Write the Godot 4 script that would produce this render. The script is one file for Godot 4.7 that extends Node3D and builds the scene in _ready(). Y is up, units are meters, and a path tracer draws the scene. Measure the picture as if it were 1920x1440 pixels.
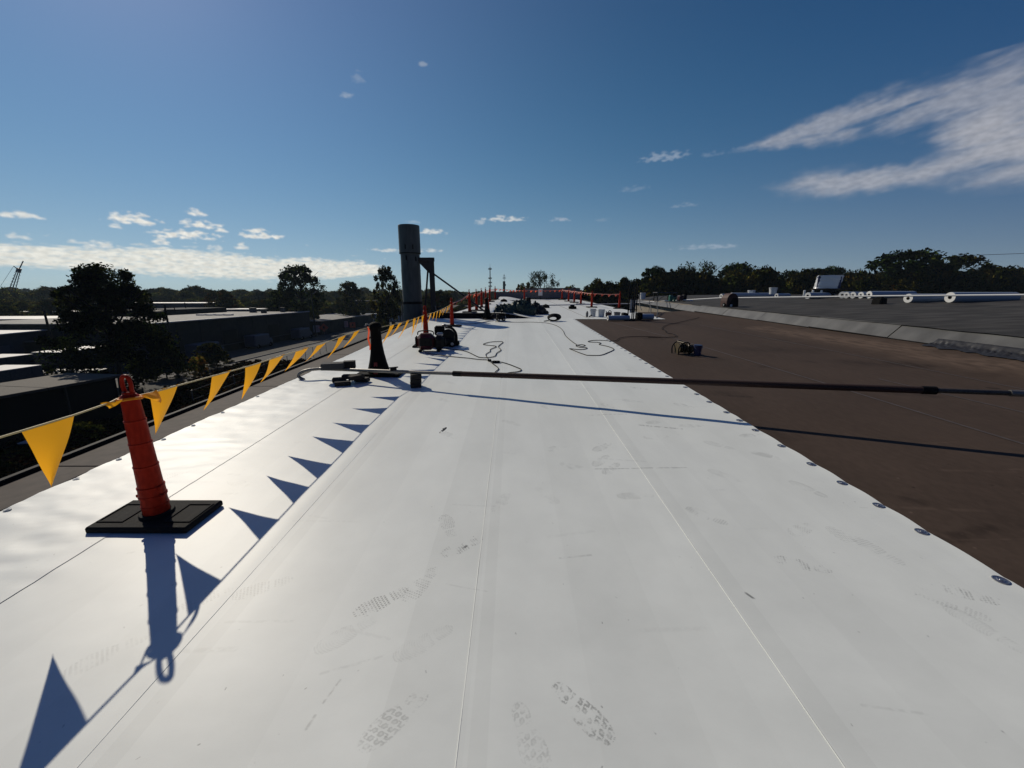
extends Node3D

# The roof is a frame of its own that rises gently away from the camera: x right, y up from the roof, -z along it.
var RT := Transform3D(Basis(Vector3.RIGHT, deg_to_rad(1.93)), Vector3.ZERO)
const GROUND := -6.81
const EYE := 1.689
var taken := {}
var rng := RandomNumberGenerator.new()
var noise := FastNoiseLite.new()
var M := {}

# ---------------------------------------------------------------- naming
func numbered(n: String) -> String:
	if not taken.has(n):
		taken[n] = 0
		return n
	taken[n] += 1
	return "%s_%03d" % [n, taken[n]]

func tag(o: Node3D, label: String, category := "", group := "", kind := "") -> Node3D:
	if label: o.set_meta("label", label)
	if category: o.set_meta("category", category)
	if group: o.set_meta("group", group)
	if kind: o.set_meta("kind", kind)
	return o

func thing(called: String, label: String, category: String, at := Vector3.ZERO, turn := 0.0, group := "", on_roof := true) -> Node3D:
	var o := Node3D.new()
	o.name = numbered(called)
	add_child(o)
	var t := Transform3D(Basis(Vector3.UP, turn), at)
	o.transform = RT * t if on_roof else t
	return tag(o, label, category, group)

func copy(src: Node3D, label: String, at: Vector3, turn := 0.0, on_roof := true, group := "") -> Node3D:
	var o: Node3D = src.duplicate()
	o.name = numbered(str(src.name).trim_suffix("_001"))
	add_child(o)
	var t := Transform3D(Basis(Vector3.UP, turn), at)
	o.transform = RT * t if on_roof else t
	o.set_meta("label", label)
	if group: o.set_meta("group", group)
	return o

func part(called: String, mesh: Mesh, m: Material, parent: Node3D, at := Transform3D()) -> MeshInstance3D:
	var o := MeshInstance3D.new()
	o.name = called
	o.mesh = mesh
	o.material_override = m
	o.transform = at
	parent.add_child(o, true)
	return o

func setting(called: String, mesh: Mesh, m: Material, on_roof := true) -> MeshInstance3D:
	var o := MeshInstance3D.new()
	o.name = numbered(called)
	o.mesh = mesh
	o.material_override = m
	add_child(o)
	if on_roof: o.transform = RT
	o.set_meta("kind", "structure")
	return o

# ---------------------------------------------------------------- shapes
func st() -> SurfaceTool:
	var s := SurfaceTool.new()
	s.begin(Mesh.PRIMITIVE_TRIANGLES)
	s.set_smooth_group(-1)
	return s

func done(s: SurfaceTool) -> ArrayMesh:
	s.generate_normals()
	return s.commit()

func face(s: SurfaceTool, p: Array, away: Vector3) -> void:
	var mid := Vector3.ZERO
	for q in p: mid += q
	mid /= p.size()
	var n: Vector3 = (p[1] - p[0]).cross(p[2] - p[0])
	var flip: bool = n.dot(mid - away) < 0.0
	for i in range(1, p.size() - 1):
		s.add_vertex(p[0])
		if flip:
			s.add_vertex(p[i]); s.add_vertex(p[i + 1])
		else:
			s.add_vertex(p[i + 1]); s.add_vertex(p[i])

func box(s: SurfaceTool, c: Vector3, size: Vector3, bev := 0.0, B := Basis()) -> SurfaceTool:
	s.set_smooth_group(-1)
	var h := size / 2.0
	var inn := h - Vector3.ONE * bev
	var v := func(sg: Vector3, a: int) -> Vector3:
		var q := sg * inn
		q[a] = sg[a] * h[a]
		return c + B * q
	for a in 3:
		var b := (a + 1) % 3
		var d := (a + 2) % 3
		for sa in [-1.0, 1.0]:
			var pts := []
			for e in [[-1.0, -1.0], [1.0, -1.0], [1.0, 1.0], [-1.0, 1.0]]:
				var sg := Vector3()
				sg[a] = sa; sg[b] = e[0]; sg[d] = e[1]
				pts.append(v.call(sg, a))
			face(s, pts, c)
			if bev > 0.0:
				for sb in [-1.0, 1.0]:
					var g0 := Vector3(); var g1 := Vector3()
					g0[a] = sa; g0[b] = sb; g0[d] = -1.0
					g1[a] = sa; g1[b] = sb; g1[d] = 1.0
					face(s, [v.call(g0, a), v.call(g1, a), v.call(g1, b), v.call(g0, b)], c)
	if bev > 0.0:
		for x in [-1.0, 1.0]:
			for y in [-1.0, 1.0]:
				for z in [-1.0, 1.0]:
					var g := Vector3(x, y, z)
					face(s, [v.call(g, 0), v.call(g, 1), v.call(g, 2)], c)
	return s

func boxm(c: Vector3, size: Vector3, bev := 0.0, B := Basis()) -> ArrayMesh:
	return done(box(st(), c, size, bev, B))

func tube(s: SurfaceTool, p: Array, r, n := 8, caps := true, closed := false) -> SurfaceTool:
	s.set_smooth_group(1)
	var rings := []
	var k := p.size()
	var nn := Vector3.ZERO
	for i in k:
		var t: Vector3
		if closed: t = p[(i + 1) % k] - p[(i - 1 + k) % k]
		else: t = p[mini(i + 1, k - 1)] - p[maxi(i - 1, 0)]
		t = t.normalized()
		if nn == Vector3.ZERO:
			nn = t.cross(Vector3.UP if absf(t.y) < 0.9 else Vector3.RIGHT).normalized()
		nn = (nn - t * nn.dot(t)).normalized()
		var bb := t.cross(nn)
		var rr: float = r[i] if r is Array else r
		var ring := []
		for j in n:
			var a := TAU * j / n
			ring.append(p[i] + (nn * cos(a) + bb * sin(a)) * rr)
		rings.append(ring)
	for i in (k if closed else k - 1):
		var A: Array = rings[i]
		var C: Array = rings[(i + 1) % k]
		for j in n:
			var j2 := (j + 1) % n
			s.add_vertex(A[j]); s.add_vertex(C[j2]); s.add_vertex(A[j2])
			s.add_vertex(A[j]); s.add_vertex(C[j]); s.add_vertex(C[j2])
	if caps and not closed:
		s.set_smooth_group(-1)
		face(s, rings[0], p[1])
		face(s, rings[k - 1], p[k - 2])
	return s

func tubem(p: Array, r, n := 8, closed := false) -> ArrayMesh:
	return done(tube(st(), p, r, n, true, closed))

func lathe(s: SurfaceTool, prof: Array, n := 20, X := Transform3D(), hard := true) -> SurfaceTool:
	for i in prof.size() - 1:
		s.set_smooth_group(i + 2 if hard else 1)
		var a: Vector2 = prof[i]
		var b: Vector2 = prof[i + 1]
		for j in n:
			var t0 := TAU * j / n
			var t1 := TAU * (j + 1) / n
			var d0 := Vector3(cos(t0), 0, sin(t0))
			var d1 := Vector3(cos(t1), 0, sin(t1))
			if j == n - 1: d1 = Vector3(1, 0, 0)
			var p0 := X * (d0 * a.x + Vector3.UP * a.y)
			var p1 := X * (d0 * b.x + Vector3.UP * b.y)
			var p2 := X * (d1 * b.x + Vector3.UP * b.y)
			var p3 := X * (d1 * a.x + Vector3.UP * a.y)
			if b.x > 1e-5:
				s.add_vertex(p0); s.add_vertex(p2); s.add_vertex(p1)
			if a.x > 1e-5:
				s.add_vertex(p0); s.add_vertex(p3); s.add_vertex(p2)
	return s

func lathem(prof: Array, n := 20, X := Transform3D(), hard := true) -> ArrayMesh:
	return done(lathe(st(), prof, n, X, hard))

func prism(s: SurfaceTool, outline: Array, depth: float, X := Transform3D()) -> SurfaceTool:
	# a flat outline (Vector2) in x, y given thickness along z
	s.set_smooth_group(-1)
	var poly := PackedVector2Array(outline)
	var mid := Vector2.ZERO
	for q in outline: mid += q
	mid /= outline.size()
	var ids := Geometry2D.triangulate_polygon(poly)
	for z in [-depth / 2.0, depth / 2.0]:
		for i in range(0, ids.size(), 3):
			var q := []
			for k in 3: q.append(X * Vector3(poly[ids[i + k]].x, poly[ids[i + k]].y, z))
			face(s, q, X * Vector3(mid.x, mid.y, 0) if absf(z) > 0 else Vector3.ZERO)
	var turn := 0.0
	for i in poly.size():
		var a := poly[i]; var b := poly[(i + 1) % poly.size()]
		turn += a.x * b.y - b.x * a.y
	for i in poly.size():
		var a := poly[i]; var b := poly[(i + 1) % poly.size()]
		var n2 := Vector2(b.y - a.y, a.x - b.x) * signf(turn)
		var m2 := (a + b) / 2.0 - n2.normalized() * 0.001
		face(s, [X * Vector3(a.x, a.y, -depth / 2), X * Vector3(b.x, b.y, -depth / 2), X * Vector3(b.x, b.y, depth / 2), X * Vector3(a.x, a.y, depth / 2)], X * Vector3(m2.x, m2.y, 0))
	return s

func sheet(nu: int, nv: int, f: Callable, uvf = null, up := Vector3.UP) -> ArrayMesh:
	var V := PackedVector3Array(); var N := PackedVector3Array(); var U := PackedVector2Array(); var I := PackedInt32Array()
	V.resize((nu + 1) * (nv + 1)); N.resize(V.size()); U.resize(V.size())
	for j in nv + 1:
		for i in nu + 1:
			var q: Vector3 = f.call(float(i) / nu, float(j) / nv)
			V[j * (nu + 1) + i] = q
			if uvf != null: U[j * (nu + 1) + i] = uvf.call(q)
	var w := nu + 1
	var sgn := 1.0
	var first := true
	for j in nv + 1:
		for i in w:
			var a := V[j * w + mini(i + 1, nu)] - V[j * w + maxi(i - 1, 0)]
			var b := V[mini(j + 1, nv) * w + i] - V[maxi(j - 1, 0) * w + i]
			var n := a.cross(b).normalized()
			if first:
				first = false
				if n.dot(up) < 0.0: sgn = -1.0
			N[j * w + i] = n * sgn
	for j in nv:
		for i in nu:
			var a := j * w + i
			if sgn > 0.0: I.append_array([a, a + w + 1, a + 1, a, a + w, a + w + 1])
			else: I.append_array([a, a + 1, a + w + 1, a, a + w + 1, a + w])
	var arr := []
	arr.resize(Mesh.ARRAY_MAX)
	arr[Mesh.ARRAY_VERTEX] = V; arr[Mesh.ARRAY_NORMAL] = N; arr[Mesh.ARRAY_INDEX] = I
	if uvf != null: arr[Mesh.ARRAY_TEX_UV] = U
	var m := ArrayMesh.new()
	m.add_surface_from_arrays(Mesh.PRIMITIVE_TRIANGLES, arr)
	return m

func smooth_path(p: Array, per := 4) -> Array:
	var out := []
	for i in p.size() - 1:
		var a: Vector3 = p[maxi(i - 1, 0)]; var b: Vector3 = p[i]; var c: Vector3 = p[i + 1]; var d: Vector3 = p[mini(i + 2, p.size() - 1)]
		for k in per: out.append(b.cubic_interpolate(c, a, d, float(k) / per))
	out.append(p[-1])
	return out

# ---------------------------------------------------------------- materials
func mat(r: float, g: float, b: float, rough := 0.8, metal := 0.0) -> StandardMaterial3D:
	var m := StandardMaterial3D.new()
	m.albedo_color = Color(r, g, b).linear_to_srgb()
	m.roughness = rough
	m.metallic = metal
	return m

func noisy(lo: Color, hi: Color, freq: float, rough: float, scale := Vector3.ONE, bump := 0.0, sd := 1, octaves := 5, world := true) -> StandardMaterial3D:
	var n := FastNoiseLite.new()
	n.seed = sd
	n.frequency = freq
	n.fractal_octaves = octaves
	var t := NoiseTexture2D.new()
	t.width = 512; t.height = 512
	t.seamless = true
	t.noise = n
	var g := Gradient.new()
	g.set_color(0, lo.linear_to_srgb()); g.set_color(1, hi.linear_to_srgb())
	g.set_offset(0, 0.2); g.set_offset(1, 0.8)
	t.color_ramp = g
	var m := StandardMaterial3D.new()
	m.albedo_texture = t
	m.roughness = rough
	m.uv1_triplanar = true
	m.uv1_world_triplanar = world
	m.uv1_scale = scale
	if bump > 0.0:
		var h := NoiseTexture2D.new()
		h.width = 512; h.height = 512
		h.seamless = true
		var n2 := FastNoiseLite.new()
		n2.seed = sd + 7
		n2.frequency = freq * 3.0
		n2.fractal_octaves = 4
		h.noise = n2
		m.heightmap_enabled = true
		m.heightmap_texture = h
		m.heightmap_scale = bump
	return m

func back(m: StandardMaterial3D, c: Color) -> StandardMaterial3D:
	m.backlight_enabled = true
	m.backlight = c.linear_to_srgb()
	m.cull_mode = BaseMaterial3D.CULL_DISABLED
	return m

# ---------------------------------------------------------------- sky
func sky_panorama(sun: Vector3) -> ImageTexture:
	var lw := 512; var lh := 256
	var im := Image.create(lw + 16, lh, false, Image.FORMAT_RGBF)   # eight columns more on each side, so that the ends meet
	for j in lh:
		var el := PI / 2.0 - PI * (j + 0.5) / lh
		for i in lw + 16:
			var az := TAU * (i - 8 + 0.5) / lw   # the middle column of a panorama is the way back, +z
			var d := Vector3(sin(az) * cos(el), sin(el), -cos(az) * cos(el))
			var c := d.dot(sun)
			var s := pow((1.0 + c) / 2.0, 12.0)
			var s2 := pow((1.0 + c) / 2.0, 2.0)
			var e := maxf(rad_to_deg(el), 0.0)
			var t1 := exp(-e / 6.0)
			var t2 := exp(-e / 22.0)
			var q := Vector3(.001, .003, .060) + Vector3(.088, .102, .182) * s + (Vector3(.147, .126, .0) + Vector3(.299, .179, .0) * s2) * t1 + (Vector3(.0, .055, .165) + Vector3(.100, .325, .425) * s2) * t2
			q += Vector3(0.10, 0.08, 0.07) * pow(maxf(c, 0.0), 60.0)
			if el < 0.0: q = Vector3(0.09, 0.09, 0.085)
			im.set_pixel(i, j, Color(q.x, q.y, q.z))
	im.resize(4096 + 128, 2048, Image.INTERPOLATE_CUBIC)
	im = im.get_region(Rect2i(64, 0, 4096, 2048))
	var fn := FastNoiseLite.new()
	fn.seed = 5
	fn.frequency = 0.55
	fn.fractal_octaves = 6
	fn.fractal_gain = 0.55
	var fine := FastNoiseLite.new()
	fine.seed = 9
	fine.frequency = 0.9
	fine.fractal_octaves = 5
	# scattered fair-weather clouds: azimuth, elevation, half width, half height (degrees), opacity
	var puffs := [[-48.8,6.8,1.4,.28,.8],[-41.4,7.3,1.9,.5,.95],[-42.5,6.6,.8,.2,.7],[-36.1,8.5,.8,.32,.9],[-35.9,7.3,1.9,.36,.95],[-37.5,6.2,2.8,.42,.95],[-34.1,7,.7,.24,.8],[-39.4,5.4,.8,.3,.85],[-44,4.7,1.2,.32,.85],[-45.6,4.9,.5,.2,.7],[-49,5,.9,.22,.7],
		[-30.6,6.7,2.1,.4,.85],[-30.5,7.2,.9,.24,.8],[-28.8,6.7,.7,.22,.7],[-32.4,5.4,.7,.34,.85],[-34.9,5.1,.8,.22,.7],[-10.4,8.1,1.9,.3,.75],[-15.8,5.7,2.6,.2,.6],[-11,5.8,1.9,.2,.5],[-1.1,9.8,3,.3,.6],[6.5,9.7,1.4,.24,.6],[-4.2,9.4,.8,.3,.3],
		[18.9,16,2.9,.45,.4],[24.2,15.8,1.3,.25,.16],[15.3,12.9,1.9,.3,.16],[21.6,10.7,1.5,.22,.25],[24.9,5.8,3.8,.26,.4],[-10.9,25.5,.7,.22,.2],[-19.9,21.9,.9,.25,.2],[-18.4,23.5,.8,.5,.1],[-26,4.3,2.2,.25,.7],[-20.5,4.1,1.8,.25,.7],[-13,9.2,1.0,.2,.15],[28,15.9,2.2,.3,.14],
		[12,9.5,1.2,.18,.15],[-62,7,3,.5,.8],[-70,9,3,.6,.7],[60,8,4,.4,.3],[75,12,5,.6,.3],[110,10,6,.6,.3],[150,9,6,.5,.4],[-110,8,5,.6,.6],[-150,10,6,.7,.4],[-90,6,5,.6,.8]]
	var px := 4096.0 / 360.0
	for p in puffs:
		blot(im, p[0] - p[2] * 1.5, p[0] + p[2] * 1.5, p[1] - p[3] * 2.0, p[1] + p[3] * 2.4, func(a: float, e: float) -> float:
			var x: float = (a - p[0]) / p[2]
			var y: float = (e - p[1]) / p[3]
			y = y * (0.8 if y > 0.0 else 1.7)
			var w := 1.0 - x * x * 0.8 - y * y * 0.5
			return clampf((w + fine.get_noise_2d(a * 0.9, e * 2.2) * 1.3 - 0.2) * 1.1, 0.0, 1.0) * float(p[4]),
			Vector3(0.80, 0.78, 0.72) if p[0] < 0.0 else Vector3(0.42, 0.47, 0.55), fine)
	# the long low bank on the left
	var bt := [[-95.0, 4.6], [-60.0, 4.7], [-50.25, 4.45], [-43.7, 4.5], [-40.5, 5.05], [-35.1, 4.85], [-30.1, 4.35], [-24.4, 4.4], [-18.2, 4.0], [-15.0, 3.42]]
	var bb := [[-95.0, 2.4], [-60.0, 2.6], [-50.5, 2.55], [-44.0, 2.5], [-40.8, 2.25], [-35.5, 2.0], [-30.4, 1.95], [-24.6, 2.1], [-18.3, 2.65], [-15.0, 3.25]]
	blot(im, -95.0, -14.6, 1.2, 6.0, func(a: float, e: float) -> float:
		var t := along(bt, a); var b := along(bb, a)
		var y := (e - b) / maxf(t - b, 0.05)
		var k := minf(smoothstep(-0.25, 0.2, y), smoothstep(1.2, 0.75, y)) * smoothstep(-14.6, -19.0, a) * smoothstep(-95.0, -75.0, a)
		var n := fn.get_noise_2d(a * 0.8, e * 5.0) + 0.6 * fine.get_noise_2d(a * 1.1, e * 6.0)
		return clampf(k * 1.5 - 0.45 + n * 0.9, 0.0, 1.0) * 0.9, Vector3(0.80, 0.78, 0.70), fn)
	# the grey-white wisp on the right: two arms that join outside the frame
	var ut := [[25.0, 15.9], [26.6, 16.3], [32.5, 17.4], [38.5, 18.1], [43.0, 18.3], [48.0, 18.6], [56.0, 18.0], [66.0, 15.0]]
	var ub := [[25.0, 15.7], [26.7, 15.6], [32.8, 15.7], [38.9, 15.4], [42.7, 14.6], [45.0, 12.0], [56.0, 9.5], [66.0, 13.0]]
	var lt := [[28.5, 11.3], [29.3, 11.6], [33.1, 12.7], [37.7, 12.6], [41.8, 11.9], [44.0, 13.4], [47.0, 14.8], [56.0, 14.0], [66.0, 12.5]]
	var lb := [[28.5, 11.2], [29.4, 11.05], [35.4, 10.15], [40.1, 10.05], [43.9, 9.85], [47.3, 9.4], [56.0, 9.2], [66.0, 12.0]]
	for arm in [[ut, ub, 25.0, 0.56, 1.3], [lt, lb, 28.5, 0.66, 0.8]]:
		blot(im, arm[2], 66.0, 8.6, 19.6, func(a: float, e: float) -> float:
			var t := along(arm[0], a); var b := along(arm[1], a)
			var y := (e + 0.9 * fn.get_noise_2d(a * 0.22, e * 0.3 + 9.0) + 0.35 * fine.get_noise_2d(a * 0.5, e * 0.8) - b) / maxf(t - b, 0.05)
			var k := minf(smoothstep(-0.4, 0.7, y), smoothstep(1.5, 0.4, y)) * smoothstep(arm[2] - 1.0, arm[2] + 9.0, a) * smoothstep(66.0, 54.0, a)
			var n := fn.get_noise_2d(a * 0.16 + 40.0, e * 0.85 - a * 0.13) + 0.35 * fine.get_noise_2d(a * 0.16, e * 1.3 - a * 0.24)
			return smoothstep(0.0, 1.0, k * (1.02 + n * float(arm[4]) * 0.95) - 0.03) * float(arm[3]), Vector3(0.40, 0.40, 0.43), fn)
	return ImageTexture.create_from_image(im)

func along(l: Array, x: float) -> float:
	for i in l.size() - 1:
		if x <= l[i + 1][0]:
			return lerpf(l[i][1], l[i + 1][1], clampf((x - l[i][0]) / (l[i + 1][0] - l[i][0]), 0.0, 1.0))
	return l[-1][1]

func blot(im: Image, a0: float, a1: float, e0: float, e1: float, f: Callable, col: Vector3, n: FastNoiseLite) -> void:
	var k := 4096.0 / 360.0
	for j in range(int((90.0 - e1) * k), int((90.0 - e0) * k) + 1):
		var e := 90.0 - (j + 0.5) / k
		for i in range(int(floor(a0 * k)), int(a1 * k) + 1):
			var a := (i + 0.5) / k
			var w: float = f.call(a, e)
			if w <= 0.002: continue
			var x := posmod(i, 4096)
			var c := im.get_pixel(x, j)
			var sh := 1.0 + 0.28 * n.get_noise_2d(a * 1.6 + 90.0, e * 4.0)
			im.set_pixel(x, j, Color(lerpf(c.r, col.x * sh, w), lerpf(c.g, col.y * sh, w), lerpf(c.b, col.z * sh, w)))

# ---------------------------------------------------------------- dirt on the white membrane
var TX0 := -4.0
var TXW := 7.2
func tex_v(z: float) -> float:
	return log(maxf(z, 0.9) / 0.9) / log(50.0)

func membrane_uv(q: Vector3) -> Vector2:
	return Vector2((q.x + 4.0) / 7.2, tex_v(-q.z))

func brown_uv(q: Vector3) -> Vector2:
	return Vector2((q.x - 2.4) / 8.0, tex_v(-q.z))

func dirt_texture() -> ImageTexture:
	var W := 2048
	var n := FastNoiseLite.new()
	n.seed = 3
	n.frequency = 0.005
	n.fractal_octaves = 8
	n.fractal_gain = 0.6
	var data := n.get_image(W, W).get_data()
	var band := PackedInt32Array()
	band.resize(W)
	for x in W:
		var m := -4.0 + (x + .5) / W * 7.2
		var b := 0
		for e in [[-3.3, -2.9, 2], [-2.3, -1.9, 3], [-1.5, -1.42, -6], [-.95, -.52, 3], [-.52, -.18, -3], [-.16, -.09, -5], [.33, .74, -3], [1.0, 1.18, 2], [1.2, 1.30, -5], [1.62, 1.9, -3], [2.3, 2.6, -2]]:
			if m > e[0] and m < e[1]: b += e[2]
		band[x] = 243 + b
	for i in data.size(): data[i] = band[i & 2047] - 2 + (data[i] * 13 >> 8)
	n.frequency = 0.12
	n.fractal_octaves = 2
	# boot prints: heel x, z, toe x, z, strength, tread
	var prints := [[.18,1.38,.38,1.15,.34,1],[-.59,1.94,-.78,1.79,.42,0],[-.20,2.40,-.39,2.27,.40,0],[-.40,2.41,-.53,2.74,.22,0],[1.92,2.08,1.65,2.19,.42,0],[2.64,1.82,2.39,1.98,.40,0],[1.54,2.56,1.35,2.76,.30,0],[2.53,2.93,2.42,3.20,0.18,2],[2.40,2.13,2.32,2.40,.16,0],[2.28,2.24,2.24,2.52,.16,0],[2.45,1.71,2.30,1.90,.16,0],[2.40,1.52,2.32,1.78,0.10,2],
		[2.85,4.33,2.52,4.25,.34,0],[2.66,3.63,2.44,3.82,.34,0],[1.76,4.25,1.45,4.22,.30,0],[.60,4.02,.36,3.88,0.19,2],[1.06,4.07,.86,3.88,0.22,2],[.96,3.75,.80,3.55,0.20,2],[1.02,3.58,.84,3.36,.34,0],[1.15,2.96,.87,2.96,.28,0],[2.31,4.60,1.99,4.60,0.20,2],[-.14,2.72,-.02,3.0,.16,0],[-.30,1.68,-.52,1.52,0.09,2],[-.46,2.12,-.53,1.96,.22,0],[-.36,1.35,-.5,1.2,.18,1],[-.70,1.74,-.86,1.60,0.08,2],[-1.28,2.02,-1.5,1.90,.15,0],[-1.55,1.99,-1.72,1.84,.15,0],
		[.02,1.30,.10,1.06,.13,1],[2.18,2.58,1.90,2.44,.22,0],[.42,3.60,.66,3.44,.24,0],[1.93,4.79,1.63,4.69,.32,0],[-2.9,3.45,-3.1,3.28,.14,0],[-1.78,1.64,-1.92,1.5,.13,0],[2.0,3.2,1.8,3.45,.16,0],[2.3,3.9,2.1,4.1,0.14,2],[.2,3.1,.35,2.85,.14,0],[1.4,5.3,1.2,5.6,.28,0],[1.9,5.6,1.6,5.7,0.17,2],[.6,5.2,.4,5.45,.2,0],[2.2,6.3,1.9,6.5,.3,0],[1.2,6.6,1.0,6.9,.26,0],[2.5,5.3,2.3,5.55,0.18,2],[.1,4.6,-.1,4.8,.2,0],[-.6,4.2,-.8,4.4,.18,0],[-.9,5.6,-1.1,5.8,.2,0],[1.6,7.4,1.3,7.6,.25,0],[2.4,7.6,2.2,7.9,.25,0],[.5,7.2,.3,7.5,.2,0],[-1.0,6.7,-1.2,6.9,.2,0],[-3.2,4.6,-3.4,4.8,.14,0],[-2.2,3.1,-2.4,3.2,.12,0],[-2.0,5.2,-2.2,5.4,0.07,2]]
	for p in prints: stamp(data, W, p, n)
	# scuffs: x0, z0, x1, z1, width, strength
	for s in [[.75,3.45,1.62,3.47,.012,.16],[1.55,4.62,2.0,4.5,.02,.22],[-.75,1.40,-.78,1.30,.006,.14],[-.79,1.25,-.80,1.20,.008,.12],[1.0,5.0,1.5,5.05,.01,.2],[.3,2.2,.5,2.23,.01,.1],[-.3,2.32,-.33,2.28,.012,.4],[1.3,1.9,1.32,1.86,.01,.4]]:
		scuff(data, W, s, n)
	rng.seed = 77
	for i in 260:   # grit and specks
		var z := 0.9 * pow(40.0, rng.randf() * 0.75)
		var x := rng.randf_range(-3.6, 2.8)
		scuff(data, W, [x, z, x + rng.randf_range(-.008, .008), z + rng.randf_range(-.01, .01), rng.randf_range(.0015, .004), rng.randf_range(.12, .4)], n)
	for i in 110:   # long faint smears along and across the sheets
		var z := rng.randf_range(1.2, 16.0)
		var x := rng.randf_range(-3.6, 2.8)
		var l := rng.randf_range(.05, .5)
		scuff(data, W, [x, z, x + l * rng.randf_range(.5, 1.0), z + l * rng.randf_range(-.2, .2), rng.randf_range(.006, .02), rng.randf_range(.02, .06)], n)
	var im := Image.create_from_data(W, W, false, Image.FORMAT_L8, data)
	return ImageTexture.create_from_image(im)

func darken(data: PackedByteArray, W: int, x: int, y: int, w: float) -> void:
	if x < 0 or y < 0 or x >= W or y >= W: return
	data[y * W + x] = mini(255, int(data[y * W + x] * (1.0 - w)))

func stamp(data: PackedByteArray, W: int, p: Array, n: FastNoiseLite) -> void:
	var a := Vector2(p[0], p[1]); var b := Vector2(p[2], p[3])
	var dir := (b - a).normalized()
	var L := 0.31
	var side := Vector2(-dir.y, dir.x)
	var lo := Vector2(minf(a.x, a.x + dir.x * L) - .07, minf(a.y, a.y + dir.y * L) - .07)
	var hi := Vector2(maxf(a.x, a.x + dir.x * L) + .07, maxf(a.y, a.y + dir.y * L) + .07)
	for y in range(int(tex_v(lo.y) * W), int(tex_v(hi.y) * W) + 1):
		var z := 0.9 * pow(50.0, (y + 0.5) / W)
		for x in range(int((lo.x - TX0) / TXW * W), int((hi.x - TX0) / TXW * W) + 1):
			var q := Vector2(TX0 + (x + 0.5) / W * TXW, z) - a
			var l := q.dot(dir); var s := q.dot(side)
			var half := 0.0
			var heel := false
			if l > 0.0 and l < 0.095:
				half = 0.036 * sqrt(maxf(0.0, 1.0 - pow(maxf(0.0, (0.05 - l) / 0.05), 2.0)))
				heel = true
			elif l > 0.115 and l < 0.305:
				var t := (l - 0.115) / 0.19
				half = 0.054 * sqrt(maxf(0.0, 1.0 - pow(absf(t - 0.42) / 0.6, 2.2)))
			if absf(s) > half: continue
			var e := (half - absf(s))
			var k := 0.0
			match int(p[5]):
				0: # rows of small lugs
					k = 1.0 if fposmod(l, 0.017) < 0.010 and fposmod(s + 0.1 + floorf(l / 0.017) * 0.006, 0.015) < 0.009 else 0.0
				1: # outlined block tread
					var u := Vector2(fposmod(l + s * .35, 0.030) / 0.030, fposmod(s + 0.2 + (0.5 if int(floorf(l / 0.030)) % 2 else 0.0) * .03, 0.030) / 0.030) - Vector2(.5, .5)
					var r := maxf(absf(u.x), absf(u.y) * .9 + absf(u.x) * .4)
					k = 1.0 if r < 0.38 and r > 0.16 else (0.45 if r <= 0.16 else 0.0)
				_: # worn print
					k = (0.9 if fposmod(l + s * s * 9.0, 0.013) < 0.007 else 0.15) * (1.0 if e < 0.02 else 0.5)
			if e < 0.005 and int(p[5]) == 1: k = maxf(k, 0.6 * float(fposmod(l, 0.02) < 0.012))
			var wear := clampf(0.55 + n.get_noise_2d(x * .12, y * .12) * 1.6 + n.get_noise_2d(x * .35, y * .35) * 1.2 + n.get_noise_2d(x * 1.5, y * 1.5) * .6, 0.0, 1.1)
			if heel and int(p[5]) == 0: wear *= 0.8
			darken(data, W, x, y, float(p[4]) * k * wear * 0.62)

func scuff(data: PackedByteArray, W: int, s: Array, n: FastNoiseLite) -> void:
	var a := Vector2(s[0], s[1]); var b := Vector2(s[2], s[3])
	var w: float = s[4]
	for y in range(int(tex_v(minf(a.y, b.y) - w) * W), int(tex_v(maxf(a.y, b.y) + w) * W) + 1):
		var z := 0.9 * pow(50.0, (y + 0.5) / W)
		for x in range(int((minf(a.x, b.x) - w - TX0) / TXW * W), int((maxf(a.x, b.x) + w - TX0) / TXW * W) + 1):
			var q := Vector2(TX0 + (x + 0.5) / W * TXW, z)
			var d := q.distance_to(Geometry2D.get_closest_point_to_segment(q, a, b)) / w
			if d < 1.0: darken(data, W, x, y, float(s[5]) * (1.0 - d * d) * clampf(.7 + n.get_noise_2d(x * .6, y * .6) * 1.5, 0.0, 1.0))

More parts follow.
